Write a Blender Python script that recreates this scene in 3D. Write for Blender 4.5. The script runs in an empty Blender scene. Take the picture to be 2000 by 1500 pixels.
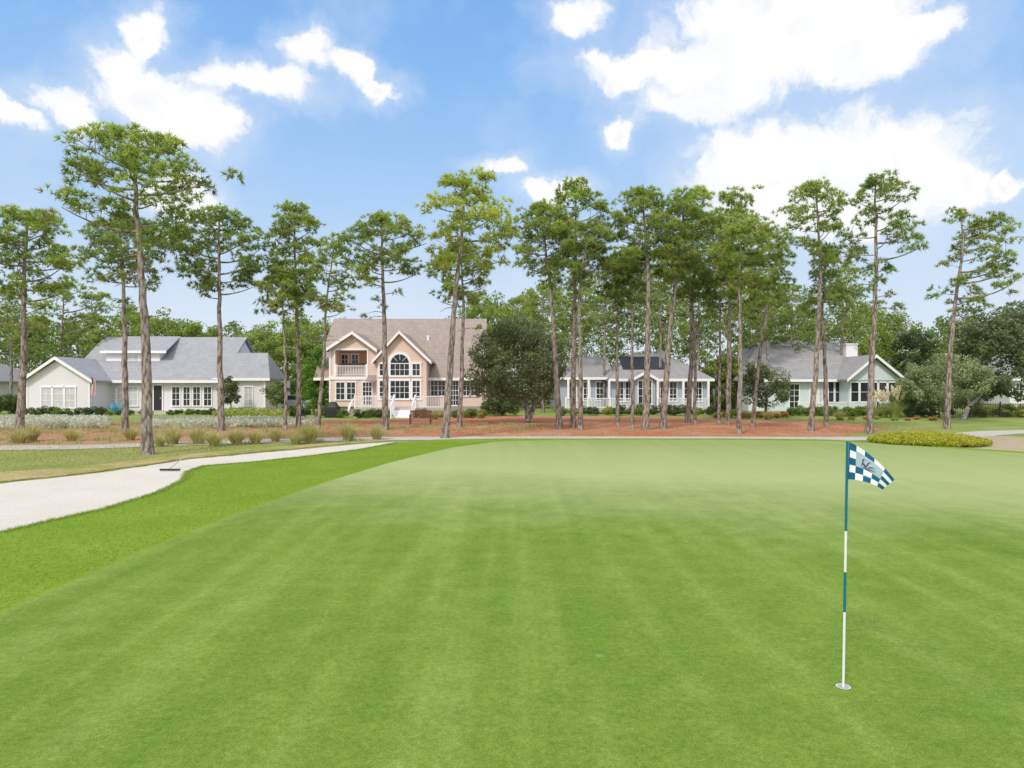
import bpy, math, numpy as np
from math import radians, sin, cos, pi
R = np.random.default_rng(7)
F = 1333.33; H = 2.63
def X(px, D): return (px-1000.0)/F*D
def Z(py, D): return H-(py-750.0)/F*D
def DG(py): return H*F/(py-750.0)
def gp(px, py):
    D = DG(py); return (X(px, D), D)
scene = bpy.context.scene
col = scene.collection
scene.view_settings.view_transform = 'Standard'
scene.view_settings.look = 'None'
scene.view_settings.exposure = 0
scene.view_settings.gamma = 1
ORG = {}

# ------------------------------------------------------------- materials
def newmat(name):
    m = bpy.data.materials.new(name); m.use_nodes = True
    nt = m.node_tree
    return m, nt, nt.nodes['Principled BSDF']
def noise(nt, scale, detail=4, vec=None, rough=0.55):
    n = nt.nodes.new('ShaderNodeTexNoise'); n.inputs['Scale'].default_value = scale
    n.inputs['Detail'].default_value = detail; n.inputs['Roughness'].default_value = rough
    if vec is not None: nt.links.new(vec, n.inputs['Vector'])
    return n.outputs['Fac']
def ramp(nt, fac, stops):
    r = nt.nodes.new('ShaderNodeValToRGB')
    e = r.color_ramp.elements
    e[0].position, e[0].color = stops[0][0], (*stops[0][1], 1)
    e[1].position, e[1].color = stops[-1][0], (*stops[-1][1], 1)
    for p, c in stops[1:-1]:
        q = e.new(p); q.color = (*c, 1)
    nt.links.new(fac, r.inputs['Fac']); return r.outputs['Color']
def mix(nt, a, b, fac, mode='MIX'):
    m = nt.nodes.new('ShaderNodeMix'); m.data_type = 'RGBA'; m.blend_type = mode
    for s, v in ((m.inputs[0], fac), (m.inputs[6], a), (m.inputs[7], b)):
        if isinstance(v, (int, float)): s.default_value = v
        elif isinstance(v, tuple): s.default_value = (*v, 1)
        else: nt.links.new(v, s)
    return m.outputs[2]
def math_(nt, op, a, b=0.0, c=0.0, clamp=False):
    m = nt.nodes.new('ShaderNodeMath'); m.operation = op; m.use_clamp = clamp
    for i, v in enumerate((a, b, c)):
        if isinstance(v, (int, float)): m.inputs[i].default_value = v
        else: nt.links.new(v, m.inputs[i])
    return m.outputs[0]
def coords(nt, scale=(1, 1, 1), rot=(0, 0, 0)):
    t = nt.nodes.new('ShaderNodeTexCoord'); mp = nt.nodes.new('ShaderNodeMapping')
    mp.inputs['Scale'].default_value = scale; mp.inputs['Rotation'].default_value = rot
    nt.links.new(t.outputs['Object'], mp.inputs['Vector']); return mp.outputs['Vector']
def bump(nt, b, h, strength, dist):
    n = nt.nodes.new('ShaderNodeBump'); n.inputs['Strength'].default_value = strength
    n.inputs['Distance'].default_value = dist
    nt.links.new(h, n.inputs['Height']); nt.links.new(n.outputs['Normal'], b.inputs['Normal'])

def surf(name, c1, c2, c3, big=0.5, small=12, rough=0.9, bs=0.5, bd=0.03, spec=0.2):
    m, nt, b = newmat(name); v = coords(nt)
    a = noise(nt, big, 5, v); s = noise(nt, small, 6, v, 0.7)
    base = ramp(nt, a, [(0.35, c1), (0.65, c2)])
    out = mix(nt, base, c3, ramp(nt, s, [(0.42, (0, 0, 0)), (0.68, (1, 1, 1))]))
    nt.links.new(out, b.inputs['Base Color'])
    b.inputs['Roughness'].default_value = rough; b.inputs['Specular IOR Level'].default_value = spec
    bump(nt, b, s, bs, bd); return m

def m_paint(name, c, rough=0.6, lap=0.0, var=0.08):
    m, nt, b = newmat(name); v = coords(nt)
    a = noise(nt, 0.9, 5, v)
    out = mix(nt, tuple(x*(1-var) for x in c), tuple(min(1, x*(1+var)) for x in c), a)
    if lap:
        t = nt.nodes.new('ShaderNodeSeparateXYZ'); nt.links.new(v, t.inputs[0])
        fr = math_(nt, 'FRACT', math_(nt, 'DIVIDE', t.outputs[2], lap))
        dk = ramp(nt, fr, [(0.0, (0.76, 0.76, 0.78)), (0.18, (1, 1, 1))])
        out = mix(nt, out, dk, 1.0, 'MULTIPLY')
        bump(nt, b, fr, 0.4, 0.02)
    nt.links.new(out, b.inputs['Base Color']); b.inputs['Roughness'].default_value = rough
    b.inputs['Specular IOR Level'].default_value = 0.3
    return m
def m_roof(name, c1, c2):
    m, nt, b = newmat(name); v = coords(nt)
    sep = nt.nodes.new('ShaderNodeSeparateXYZ'); nt.links.new(v, sep.inputs[0])
    cb = nt.nodes.new('ShaderNodeCombineXYZ')
    nt.links.new(math_(nt, 'ADD', sep.outputs[0], sep.outputs[1]), cb.inputs[0])
    nt.links.new(sep.outputs[2], cb.inputs[1])
    br = nt.nodes.new('ShaderNodeTexBrick'); nt.links.new(cb.outputs[0], br.inputs['Vector'])
    br.inputs['Color1'].default_value = (*c1, 1); br.inputs['Color2'].default_value = (*c2, 1)
    br.inputs['Mortar'].default_value = (*[x*0.75 for x in c1], 1)
    br.inputs['Scale'].default_value = 1.0; br.inputs['Brick Width'].default_value = 0.3
    br.inputs['Row Height'].default_value = 0.14; br.inputs['Mortar Size'].default_value = 0.010
    n = noise(nt, 1.3, 5, v)
    out = mix(nt, br.outputs['Color'], ramp(nt, n, [(0.3, (0.93, 0.93, 0.93)), (0.7, (1.05, 1.05, 1.05))]), 1.0, 'MULTIPLY')
    nt.links.new(out, b.inputs['Base Color']); b.inputs['Roughness'].default_value = 0.95
    b.inputs['Specular IOR Level'].default_value = 0.15
    bump(nt, b, br.outputs['Fac'], 0.3, 0.02); return m
def m_foliage(name, transl=0.3):
    m, nt, b = newmat(name)
    at = nt.nodes.new('ShaderNodeAttribute'); at.attribute_name = 'tint'
    nt.links.new(at.outputs['Color'], b.inputs['Base Color']); b.inputs['Roughness'].default_value = 0.6
    b.inputs['Specular IOR Level'].default_value = 0.2
    tr = nt.nodes.new('ShaderNodeBsdfTranslucent')
    nt.links.new(mix(nt, at.outputs['Color'], (1.4, 1.4, 0.8), 1.0, 'MULTIPLY'), tr.inputs['Color'])
    ms = nt.nodes.new('ShaderNodeMixShader'); ms.inputs[0].default_value = transl
    nt.links.new(b.outputs[0], ms.inputs[1]); nt.links.new(tr.outputs[0], ms.inputs[2])
    nt.links.new(ms.outputs[0], nt.nodes['Material Output'].inputs['Surface']); return m
def m_bark(name, c1, c2, c3):
    m, nt, b = newmat(name); v = coords(nt, (1, 1, 0.35))
    vo = nt.nodes.new('ShaderNodeTexVoronoi'); vo.inputs['Scale'].default_value = 9
    nt.links.new(v, vo.inputs['Vector'])
    n = noise(nt, 5, 6, v, 0.7)
    base = mix(nt, c1, c2, ramp(nt, n, [(0.35, (0, 0, 0)), (0.65, (1, 1, 1))]))
    out = mix(nt, c3, base, ramp(nt, vo.outputs['Distance'], [(0.0, (1, 1, 1)), (0.45, (1, 1, 1)), (0.75, (0.15, 0.15, 0.15))]))
    nt.links.new(out, b.inputs['Base Color']); b.inputs['Roughness'].default_value = 0.95
    b.inputs['Specular IOR Level'].default_value = 0.1
    bump(nt, b, math_(nt, 'MULTIPLY', vo.outputs['Distance'], -1.0), 0.8, 0.05); return m

MAT = {}
MAT['needle'] = m_foliage('pine_needle', 0.4); MAT['leaf'] = m_foliage('leaf', 0.3)
MAT['bark'] = m_bark('pine_bark', (0.23, 0.185, 0.16), (0.42, 0.37, 0.33), (0.11, 0.08, 0.065))
MAT['oakbark'] = m_bark('oak_bark', (0.22, 0.20, 0.18), (0.38, 0.36, 0.33), (0.10, 0.09, 0.08))
MAT['white'] = m_paint('white_trim', (0.88, 0.85, 0.88), 0.5, 0, 0.03)
MAT['greysiding'] = m_paint('light_grey_siding', (0.77, 0.735, 0.79), 0.6, 0.16, 0.04)
MAT['pink'] = m_paint('salmon_siding', (0.78, 0.605, 0.53), 0.65, 0.16, 0.04)
MAT['blue'] = m_paint('blue_grey_siding', (0.42, 0.47, 0.56), 0.6, 0.16)
MAT['aqua'] = m_paint('pale_aqua_siding', (0.66, 0.73, 0.77), 0.6, 0.16, 0.04)
MAT['brickbase'] = m_paint('foundation', (0.40, 0.35, 0.32), 0.9, 0.1, 0.2)
MAT['roofgrey'] = m_roof('grey_shingle', (0.33, 0.335, 0.365), (0.37, 0.375, 0.405))
MAT['rooftan'] = m_roof('tan_shingle', (0.33, 0.275, 0.245), (0.385, 0.325, 0.29))
MAT['roofmid'] = m_roof('weathered_shingle', (0.31, 0.30, 0.31), (0.355, 0.345, 0.355))
def simple(name, c, rough=0.5, metal=0.0, spec=0.5, ns=20, var=0.15):
    m, nt, b = newmat(name); v = coords(nt); n = noise(nt, ns, 4, v)
    nt.links.new(mix(nt, tuple(x*(1-var) for x in c), tuple(min(1, x*(1+var)) for x in c), n), b.inputs['Base Color'])
    b.inputs['Roughness'].default_value = rough; b.inputs['Metallic'].default_value = metal
    b.inputs['Specular IOR Level'].default_value = spec; return m
MAT['glass'] = simple('window_glass', (0.025, 0.035, 0.045), 0.12, 0, 0.5, 0.6, 0.5)
MAT['blind'] = simple('window_with_white_shutters', (0.56, 0.57, 0.60), 0.25, 0, 0.6, 1.5, 0.2)
MAT['black'] = simple('black_metal', (0.018, 0.018, 0.02), 0.45)
MAT['cover'] = simple('black_vinyl', (0.02, 0.02, 0.022), 0.55, 0, 0.4, 4, 0.4)
MAT['wood'] = simple('reddish_wood', (0.22, 0.09, 0.065), 0.7, 0, 0.3, 6, 0.3)
MAT['deckwood'] = simple('deck_board', (0.5, 0.46, 0.42), 0.8, 0, 0.2, 5)
MAT['interior'] = simple('balcony_shade', (0.62, 0.38, 0.27), 0.8, 0, 0.1, 2)
MAT['solar'] = simple('solar_panel', (0.02, 0.022, 0.03), 0.4, 0.0, 0.3, 3)
MAT['teal'] = simple('teal_paint', (0.0, 0.15, 0.21), 0.35, 0, 0.5, 30, 0.05)
MAT['polewhite'] = simple('white_gloss', (0.78, 0.79, 0.80), 0.3, 0, 0.5, 30, 0.03)
MAT['carpaint'] = simple('silver_car_paint', (0.5, 0.53, 0.56), 0.3, 0.3, 0.5, 3, 0.05)
MAT['chair'] = simple('teal_plastic', (0.03, 0.28, 0.42), 0.5)

# ------------------------------------------------------------- mesh helpers
def fast_mesh(name, V, Fc, colr=None, smooth=False):
    V = np.ascontiguousarray(V, dtype=np.float32); Fc = np.ascontiguousarray(Fc, dtype=np.int32)
    me = bpy.data.meshes.new(name)
    me.vertices.add(len(V)); me.vertices.foreach_set('co', V.ravel())
    k = Fc.shape[1]
    me.loops.add(Fc.size); me.loops.foreach_set('vertex_index', Fc.ravel())
    me.polygons.add(len(Fc)); me.polygons.foreach_set('loop_start', np.arange(len(Fc), dtype=np.int32)*k)
    me.update(calc_edges=True); me.validate()
    if colr is not None:
        a = me.color_attributes.new('tint', 'FLOAT_COLOR', 'POINT')
        c = np.ones((len(V), 4), np.float32); c[:, :3] = colr
        a.data.foreach_set('color', c.ravel())
    if smooth: me.shade_smooth()
    return me
def put(ob, parent=None):
    col.objects.link(ob)
    if parent is not None: ob.parent = parent
    return ob
def root(name, loc, label, cat, group=None):
    o = bpy.data.objects.new(name, None); o.empty_display_size = 0.3
    o.location = loc; ORG[o.name] = np.array(loc, float); put(o)
    o['label'] = label; o['category'] = cat
    if group: o['group'] = group
    return o
def org(o):
    while o.parent is not None: o = o.parent
    return ORG[o.name]
def part(name, me, mat, parent):
    o = bpy.data.objects.new(name, me); me.materials.append(mat); put(o, parent); return o
class MB:
    def __init__(s): s.v = []; s.f = []
    def add(s, V, Fs):
        n = len(s.v); s.v += [tuple(p) for p in V]; s.f += [tuple(i+n for i in q) for q in Fs]
    def box(s, x0, x1, y0, y1, z0, z1):
        s.add([(x0,y0,z0),(x1,y0,z0),(x1,y1,z0),(x0,y1,z0),(x0,y0,z1),(x1,y0,z1),(x1,y1,z1),(x0,y1,z1)],
              [(0,3,2,1),(4,5,6,7),(0,1,5,4),(1,2,6,5),(2,3,7,6),(3,0,4,7)])
    def slab(s, pts, t):
        n = len(pts); lo = [(p[0], p[1], p[2]-t) for p in pts]
        s.add(list(pts)+lo, [tuple(range(n)), tuple(range(2*n-1, n-1, -1))]+[(i, i+n, (i+1) % n+n, (i+1) % n) for i in range(n)])
    def extr(s, xz, y0, y1):
        n = len(xz)
        s.add([(x, y0, z) for x, z in xz]+[(x, y1, z) for x, z in xz],
              [tuple(range(n)), tuple(range(2*n-1, n-1, -1))]+[(i, i+n, (i+1) % n+n, (i+1) % n) for i in range(n)])
    def strip(s, xz, w, y0, y1):
        for (xa, za), (xb, zb) in zip(xz[:-1], xz[1:]):
            s.extr([(xa, za-w), (xb, zb-w), (xb, zb), (xa, za)], y0, y1)
    def tube(s, pts, rad, seg=8):
        V, Fs = tube(pts, rad, seg); s.add(V, Fs)
    def gable(s, xx, y0, y1, ym, z0, z1):
        s.add([(xx, y0, z0), (xx, y1, z0), (xx, ym, z1), (xx+.2, y0, z0), (xx+.2, y1, z0), (xx+.2, ym, z1)], [(0, 1, 2), (3, 5, 4), (0, 2, 5, 3), (1, 4, 5, 2), (0, 3, 4, 1)]); return s
    def obj(s, name, mat, parent, smooth=False):
        me = bpy.data.meshes.new(name)
        o = org(parent) if parent is not None else np.zeros(3)
        me.from_pydata([(a-o[0], b-o[1], c-o[2]) for a, b, c in s.v], [], s.f)
        if smooth: me.shade_smooth()
        return part(name, me, mat, parent)
def tube(pts, rad, seg=8, cap=True):
    P = np.array(pts, float); n = len(P); V = []; Fs = []
    T = np.gradient(P, axis=0); T /= np.linalg.norm(T, axis=1)[:, None]+1e-9
    up = np.array([0.0, 1, 0]) if abs(T[0][1]) < 0.9 else np.array([1.0, 0, 0])
    for i in range(n):
        a = np.cross(T[i], up); a /= np.linalg.norm(a)+1e-9; b = np.cross(T[i], a)
        for k in range(seg):
            t = 2*pi*k/seg; V.append(P[i]+rad[i]*(cos(t)*a+sin(t)*b))
    for i in range(n-1):
        for k in range(seg):
            k2 = (k+1) % seg; Fs.append((i*seg+k, i*seg+k2, (i+1)*seg+k2, (i+1)*seg+k))
    return V, Fs
def unit(n):
    v = R.normal(size=(n, 3)); return v/np.linalg.norm(v, axis=1)[:, None]

# ------------------------------------------------------------- foliage
def leaf_cloud(C, rad, per, size, lo, hi, flat=0.8, shell=0.55):
    C = np.asarray(C, float); rad = np.asarray(rad, float); n = len(C); N = n*per
    cc = np.repeat(C, per, 0); rr = np.repeat(rad, per)
    d = unit(N); r = rr*(shell+(1.08-shell)*R.random(N)**0.7)
    P = cc+d*r[:, None]*np.array([1, 1, flat])
    nrm = d*0.7+unit(N)*0.8; nrm /= np.linalg.norm(nrm, axis=1)[:, None]
    a = np.cross(nrm, unit(N)); a /= np.linalg.norm(a, axis=1)[:, None]+1e-9; b = np.cross(nrm, a)
    s = size*(0.6+0.8*R.random(N))[:, None]
    V = np.stack([P-a*s, P-b*s*0.55, P+a*s, P+b*s*0.55], 1).reshape(-1, 3)
    Fc = np.arange(N*4).reshape(-1, 4)
    ct = np.repeat(R.random(n), per)
    t = np.clip(0.45*ct+0.25*R.random(N)+0.3*(d[:, 2]*0.5+0.5), 0, 1)  # undersides of lobes darker: shade painted into the leaf colour
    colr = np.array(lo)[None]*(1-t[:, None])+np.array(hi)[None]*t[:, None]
    return V, Fc, np.repeat(colr, 4, 0)
def lobes(ell, n, rmin, rmax, shell=0.5):
    C = []; w = np.array([e[3]*e[4]*e[5] for e in ell])**0.7; w /= w.sum()
    for e, k in zip(ell, np.maximum(1, (w*n).astype(int))):
        d = unit(k); q = shell+(1-shell)*R.random(k)**0.6
        C.append(np.array(e[:3])+d*q[:, None]*np.array(e[3:6]))
    C = np.vstack(C); return C, R.uniform(rmin, rmax, len(C))

def needle_tufts(P, Dr, n, ln, wd, lo, hi, tone, brown=0.03):
    m = len(P); N = m*n
    c = np.repeat(P, n, 0); d = np.repeat(Dr, n, 0)*0.8+unit(N)*0.9
    d /= np.linalg.norm(d, axis=1)[:, None]
    L = ln*(0.7+0.5*R.random(N))[:, None]
    side = np.cross(d, unit(N)); side /= np.linalg.norm(side, axis=1)[:, None]+1e-9
    tip = c+d*L; tip[:, 2] -= 0.10*L[:, 0]
    V = np.stack([c-side*wd*0.5, c+side*wd*0.5, tip], 1).reshape(-1, 3)
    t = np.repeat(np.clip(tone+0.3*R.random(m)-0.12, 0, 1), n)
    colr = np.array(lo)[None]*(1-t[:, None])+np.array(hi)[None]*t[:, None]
    br = np.repeat(R.random(m) < brown, n); colr[br] = (0.38, 0.25, 0.10)
    return V, np.arange(N*3).reshape(-1, 3), np.repeat(colr, 3, 0)

GR = {'n': ((0.085, 0.14, 0.04), (0.48, 0.58, 0.15)),
      'y': ((0.15, 0.21, 0.045), (0.62, 0.69, 0.14)),
      'd': ((0.075, 0.125, 0.045), (0.39, 0.50, 0.15))}
def pine(base, trunk, x0, x1, ytop, ybot, tone='n', dens=1.0, r0=0.2, label='', side=0, low=0, group='tall pine trees along the cart path'):
    D = DG(base[1]); bx = X(base[0], D)
    pts = [(bx, D, -0.05)]+[(X(p[0], D), D+R.uniform(-0.25, 0.25), Z(p[1], D)) for p in trunk]
    P = np.array(pts)
    s = np.r_[0, np.cumsum(np.linalg.norm(np.diff(P, axis=0), axis=1))]; s /= s[-1]
    u = np.linspace(0, 1, 22)
    sm = np.stack([np.interp(u, s, P[:, k]) for k in range(3)], 1)
    for _ in range(3): sm[1:-1] = 0.25*sm[:-2]+0.5*sm[1:-1]+0.25*sm[2:]
    ht = sm[-1, 2]
    sm[1:-1, :2] += R.normal(size=(20, 2))*0.018
    rad = r0*(1-0.78*u**1.1); rad[0] *= 1.3; rad[-1] = 0.025
    rt = root('pine_tree', (bx, D, 0), label, 'tree', group)
    TV, TF = tube(sm, rad, 10); TV = list(TV); TF = list(TF)
    def addtube(p, r, sg=5):
        V, f = tube(p, r, sg); n = len(TV); TV.extend(V); TF.extend([tuple(i+n for i in q) for q in f])
    zt, zb = Z(ytop, D)+.05, Z(ybot, D); XL, XR = X(x0, D)+.15, X(x1, D)-.15
    ch = zt-zb; wmean = 0.5*(XR-XL); xm = 0.5*(XL+XR)
    nb = int((8+ch*2.6)*dens**0.5)
    CP = []; CT = []; CO = []
    az = R.uniform(0, 6.28)
    def dome(p):
        r = min(1.0, math.hypot((p[0]-xm)/max(wmean, .3), (p[1]-D)/max(wmean*.75, .3)))
        return zt-.30-0.55*ch*(1-math.sqrt(max(0, 1-r*r*.9)))
    for k in range(nb):
        t = (k+0.5)/nb; z = zb-0.10*ch+t*(ch*0.95)
        z = min(z, ht-0.12)
        uu = np.interp(z, sm[:, 2], u); o = np.array([np.interp(uu, u, sm[:, j]) for j in range(3)])
        az += 2.4+R.uniform(-0.5, 0.5)
        if side and cos(az)*side < -0.1 and R.random() < 0.85: az = pi-az
        w = math.sqrt(max(0.08, 1-((t-0.42)/0.62)**2)) if t > 0.42 else 0.75+0.25*t/0.42
        w *= R.choice([0.55, 0.8, 0.95, 1.03], p=[0.12, 0.2, 0.35, 0.33])
        rx = (XR-o[0]) if cos(az) > 0 else (o[0]-XL)
        rx = max(rx, 0.35)
        L = w*math.hypot(rx*cos(az), wmean*0.75*sin(az))
        L = max(L, 0.35)
        dirx = np.array([rx*cos(az), wmean*.75*sin(az), 0]); dirx /= np.linalg.norm(dirx); perp = np.array([-dirx[1], dirx[0], 0])
        tip = o+dirx*L
        rise = R.uniform(0.2, 0.6)*L*(0.45+0.7*t)
        rise = max(-0.15*L, min(rise, dome(tip)-o[2]))
        q = np.linspace(0, 1, 6)
        wob = R.uniform(-0.15, 0.15)*L
        bp = o+np.outer(q*L, dirx)+np.outer(np.sin(q*pi)*wob, perp)
        bp[:, 2] += rise*q**1.4-0.04*L*np.sin(q*pi)
        br = max(0.02, 0.020*L+0.012)
        addtube(bp, br*(1-0.75*q), 5)
        nc = int(math.ceil((L*3.2+4.4)*dens)); btone = R.uniform(0.0, .34)
        for c in range(nc):
            if c < nc*.62:
                bpnt = bp[-1]-dirx*R.uniform(0, .24)*L
                off = np.array([R.normal()*.40, R.normal()*.40, R.normal()*.28+.12])
            else:
                qq = R.uniform(0.35, 0.9)
                bpnt = np.array([np.interp(qq, q, bp[:, j]) for j in range(3)])
                sp = 0.34*L*(1.1-qq)+0.2
                off = perp*R.uniform(-1, 1)*sp*1.4+np.array([0, 0, R.uniform(0, 0.6)])
            cp = bpnt+off
            cp[2] = min(cp[2], dome(cp)+.12)
            if c and R.random() < 0.4:
                mid = (bpnt+cp)/2+np.array([0, 0, -0.05]); addtube([bpnt, mid, cp], [0.02, 0.015, 0.009], 3)
            CP.append(cp); CO.append(dirx*0.35)
            CT.append(0.02+btone+0.25*R.random()+0.22*((cp[2]-zb)/max(ch, .1)))  # higher clusters get a lighter tone, painted-in light from above
    for k in range(low):
        z = zb-ch*R.uniform(0.05, 0.5); uu = np.interp(z, sm[:, 2], u)
        o = np.array([np.interp(uu, u, sm[:, j]) for j in range(3)]); a = R.uniform(0, 6.28); L = R.uniform(0.5, 1.5)
        addtube([o, o+np.array([cos(a)*L*.5, sin(a)*L*.5, 0.05]), o+np.array([cos(a)*L, sin(a)*L, -0.1*L])], [0.025, 0.018, 0.008], 4)
        if R.random() < .4: CP.append(o+np.array([cos(a)*L, sin(a)*L, 0])); CO.append(np.array([0, 0, .2])); CT.append(.3)
    for _ in range(10): CP.append(np.array([sm[-1, 0]+R.normal()*.4, sm[-1, 1]+R.normal()*.35, zt-R.uniform(.25, .95)])); CO.append(np.array([0, 0, .3])); CT.append(.5)
    CP = np.array(CP); CO = np.array(CO); CT = np.array(CT); k_ = 10
    n_ = len(CP)*k_; dd = unit(n_); dd[:, 2] = np.abs(dd[:, 2])*1.0-0.22
    rp = np.repeat(R.uniform(.20, .38, len(CP)), k_)*(.3+.7*R.random(n_)**.5)
    PP = np.repeat(CP, k_, 0)+dd*rp[:, None]*np.array([1.1, 1.1, 1.0])
    DD = dd+np.repeat(CO, k_, 0)+np.array([0, 0, .3]); DD /= np.linalg.norm(DD, axis=1)[:, None]
    tone_ = np.repeat(CT, k_)+0.25*dd[:, 2]  # upper tufts lighter: crown shading painted into the needle colour
    lo, hi = GR[tone]
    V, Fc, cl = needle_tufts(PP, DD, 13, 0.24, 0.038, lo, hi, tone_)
    o0 = np.array([bx, D, 0])
    me = bpy.data.meshes.new('trunk'); me.from_pydata([tuple(p-o0) for p in TV], [], TF); me.shade_smooth()
    part('trunk', me, MAT['bark'], rt)
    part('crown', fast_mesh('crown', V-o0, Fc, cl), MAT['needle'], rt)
    return rt

def leafy_tree(name, base, limbs, ell, nl, rr, per, size, lo, hi, label, cat='tree', trunk_r=0.25, group=None, shell=0.5):
    bx, by = base; rt = root(name, (bx, by, 0), label, cat, group); o0 = np.array([bx, by, 0])
    if limbs:
        TV = []; TF = []
        for L in limbs:
            V, f = tube([p[:3] for p in L], [p[3] for p in L], 9); n = len(TV); TV += list(V); TF += [tuple(i+n for i in q) for q in f]
        me = bpy.data.meshes.new('trunk'); me.from_pydata([tuple(p-o0) for p in TV], [], TF); me.shade_smooth()
        part('trunk', me, MAT['oakbark'], rt)
    C, rad = lobes(ell, nl, rr[0], rr[1], shell)
    V, Fc, cl = leaf_cloud(C, rad, per, size, lo, hi)
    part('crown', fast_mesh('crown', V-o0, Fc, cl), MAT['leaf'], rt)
    return rt

# ------------------------------------------------------------- ground sheets
def sheet(name, poly, z, mat, kind='structure', sub=0, jag=0.0, skirt=0.0):
    P = []
    n = len(poly)
    for i in range(n):
        a = np.array(poly[i], float); b = np.array(poly[(i+1) % n], float)
        L = np.linalg.norm(b-a); k = max(1, int(L/0.35)) if L < 60 else 1
        for j in range(k): P.append(a+(b-a)*j/k)
    P = np.array(P)
    if jag:
        for _ in range(3): P = 0.25*np.roll(P, 1, 0)+0.5*P+0.25*np.roll(P, -1, 0)
        P = P+R.normal(size=P.shape)*jag
    V = [(p[0], p[1], z) for p in P]; Fs = [tuple(range(len(V)))]
    if skirt:
        m = len(V); V += [(p[0], p[1], z-skirt) for p in P]
        Fs += [(i, i+m, (i+1) % m+m, (i+1) % m) for i in range(m)]
    me = bpy.data.meshes.new(name); me.from_pydata(V, [], Fs); me.update()
    import bmesh
    bm = bmesh.new(); bm.from_mesh(me); bmesh.ops.recalc_face_normals(bm, faces=bm.faces)
    big = max(bm.faces, key=lambda f: f.calc_area())
    if big.normal.z < 0: bmesh.ops.reverse_faces(bm, faces=bm.faces)
    bmesh.ops.triangulate(bm, faces=[f for f in bm.faces if len(f.verts) > 4])
    bm.to_mesh(me); bm.free()
    o = bpy.data.objects.new(name, me); me.materials.append(mat); put(o); o['kind'] = kind
    return o

def m_rough():
    m, nt, b = newmat('rough_grass'); v = coords(nt)
    a = noise(nt, .35, 6, v, .65); q = noise(nt, 1.8, 6, v, .7); s = noise(nt, 10, 6, v, .75)
    c = ramp(nt, a, [(.34, (.22, .28, .06)), (.46, (.36, .34, .12)), (.56, (.50, .39, .21)), (.66, (.29, .32, .08))])
    c = mix(nt, c, (.48, .34, .22), ramp(nt, q, [(.50, (0, 0, 0)), (.64, (.85, .85, .85))]))
    c = mix(nt, c, ramp(nt, s, [(.3, (.6, .62, .55)), (.7, (1.3, 1.28, 1.25))]), .9, 'MULTIPLY')
    nt.links.new(c, b.inputs['Base Color']); b.inputs['Roughness'].default_value = .95; b.inputs['Specular IOR Level'].default_value = .1
    bump(nt, b, s, .6, .05); return m
MAT['rough'] = m_rough()
MAT['lawn'] = surf('lawn_grass', (0.20, 0.29, 0.05), (0.36, 0.36, 0.12), (0.15, 0.22, 0.045), 0.4, 9)
def m_straw():
    m, nt, b = newmat('pine_straw'); v = coords(nt)
    a = noise(nt, .22, 7, v, .65); s = noise(nt, 9, 6, v, .75); q = noise(nt, 1.3, 6, v, .65)
    c = ramp(nt, a, [(.34, (.50, .205, .11)), (.50, (.56, .265, .155)), (.60, (.56, .36, .23)), (.70, (.42, .36, .18))])
    sp = nt.nodes.new('ShaderNodeSeparateXYZ'); nt.links.new(v, sp.inputs[0])
    lf = nt.nodes.new('ShaderNodeMapRange'); lf.interpolation_type = 'SMOOTHSTEP'; nt.links.new(math_(nt, 'ADD', sp.outputs[0], math_(nt, 'MULTIPLY', a, 12.0)), lf.inputs[0])
    for i, x in zip((1, 2, 3, 4), (-13.0, -3.0, .72, 0.0)): lf.inputs[i].default_value = x
    tan_ = ramp(nt, q, [(.40, (.50, .40, .27)), (.52, (.50, .30, .18)), (.62, (.33, .33, .14))])
    c = mix(nt, c, tan_, lf.outputs[0])
    c = mix(nt, c, ramp(nt, q, [(.3, (.74, .69, .66)), (.7, (1.18, 1.18, 1.18))]), 1.0, 'MULTIPLY')
    c = mix(nt, c, ramp(nt, s, [(.35, (.66, .61, .57)), (.65, (1.15, 1.13, 1.12))]), 1.0, 'MULTIPLY')
    nt.links.new(c, b.inputs['Base Color']); b.inputs['Roughness'].default_value = .95; b.inputs['Specular IOR Level'].default_value = .1
    bump(nt, b, s, .8, .07); return m
MAT['straw'] = m_straw()
MAT['path'] = surf('cart_path_concrete', (0.50, 0.47, 0.43), (0.58, 0.54, 0.49), (0.44, 0.40, 0.36), 0.6, 20)
MAT['sand'] = surf('bunker_sand', (0.65, 0.60, 0.53), (0.71, 0.66, 0.59), (0.58, 0.53, 0.46), 0.6, 18, 0.95, 0.5, 0.04)
MAT['dirt'] = surf('sandy_soil', (0.50, 0.40, 0.28), (0.40, 0.36, 0.20), (0.34, 0.25, 0.17), 0.8, 10)

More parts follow.
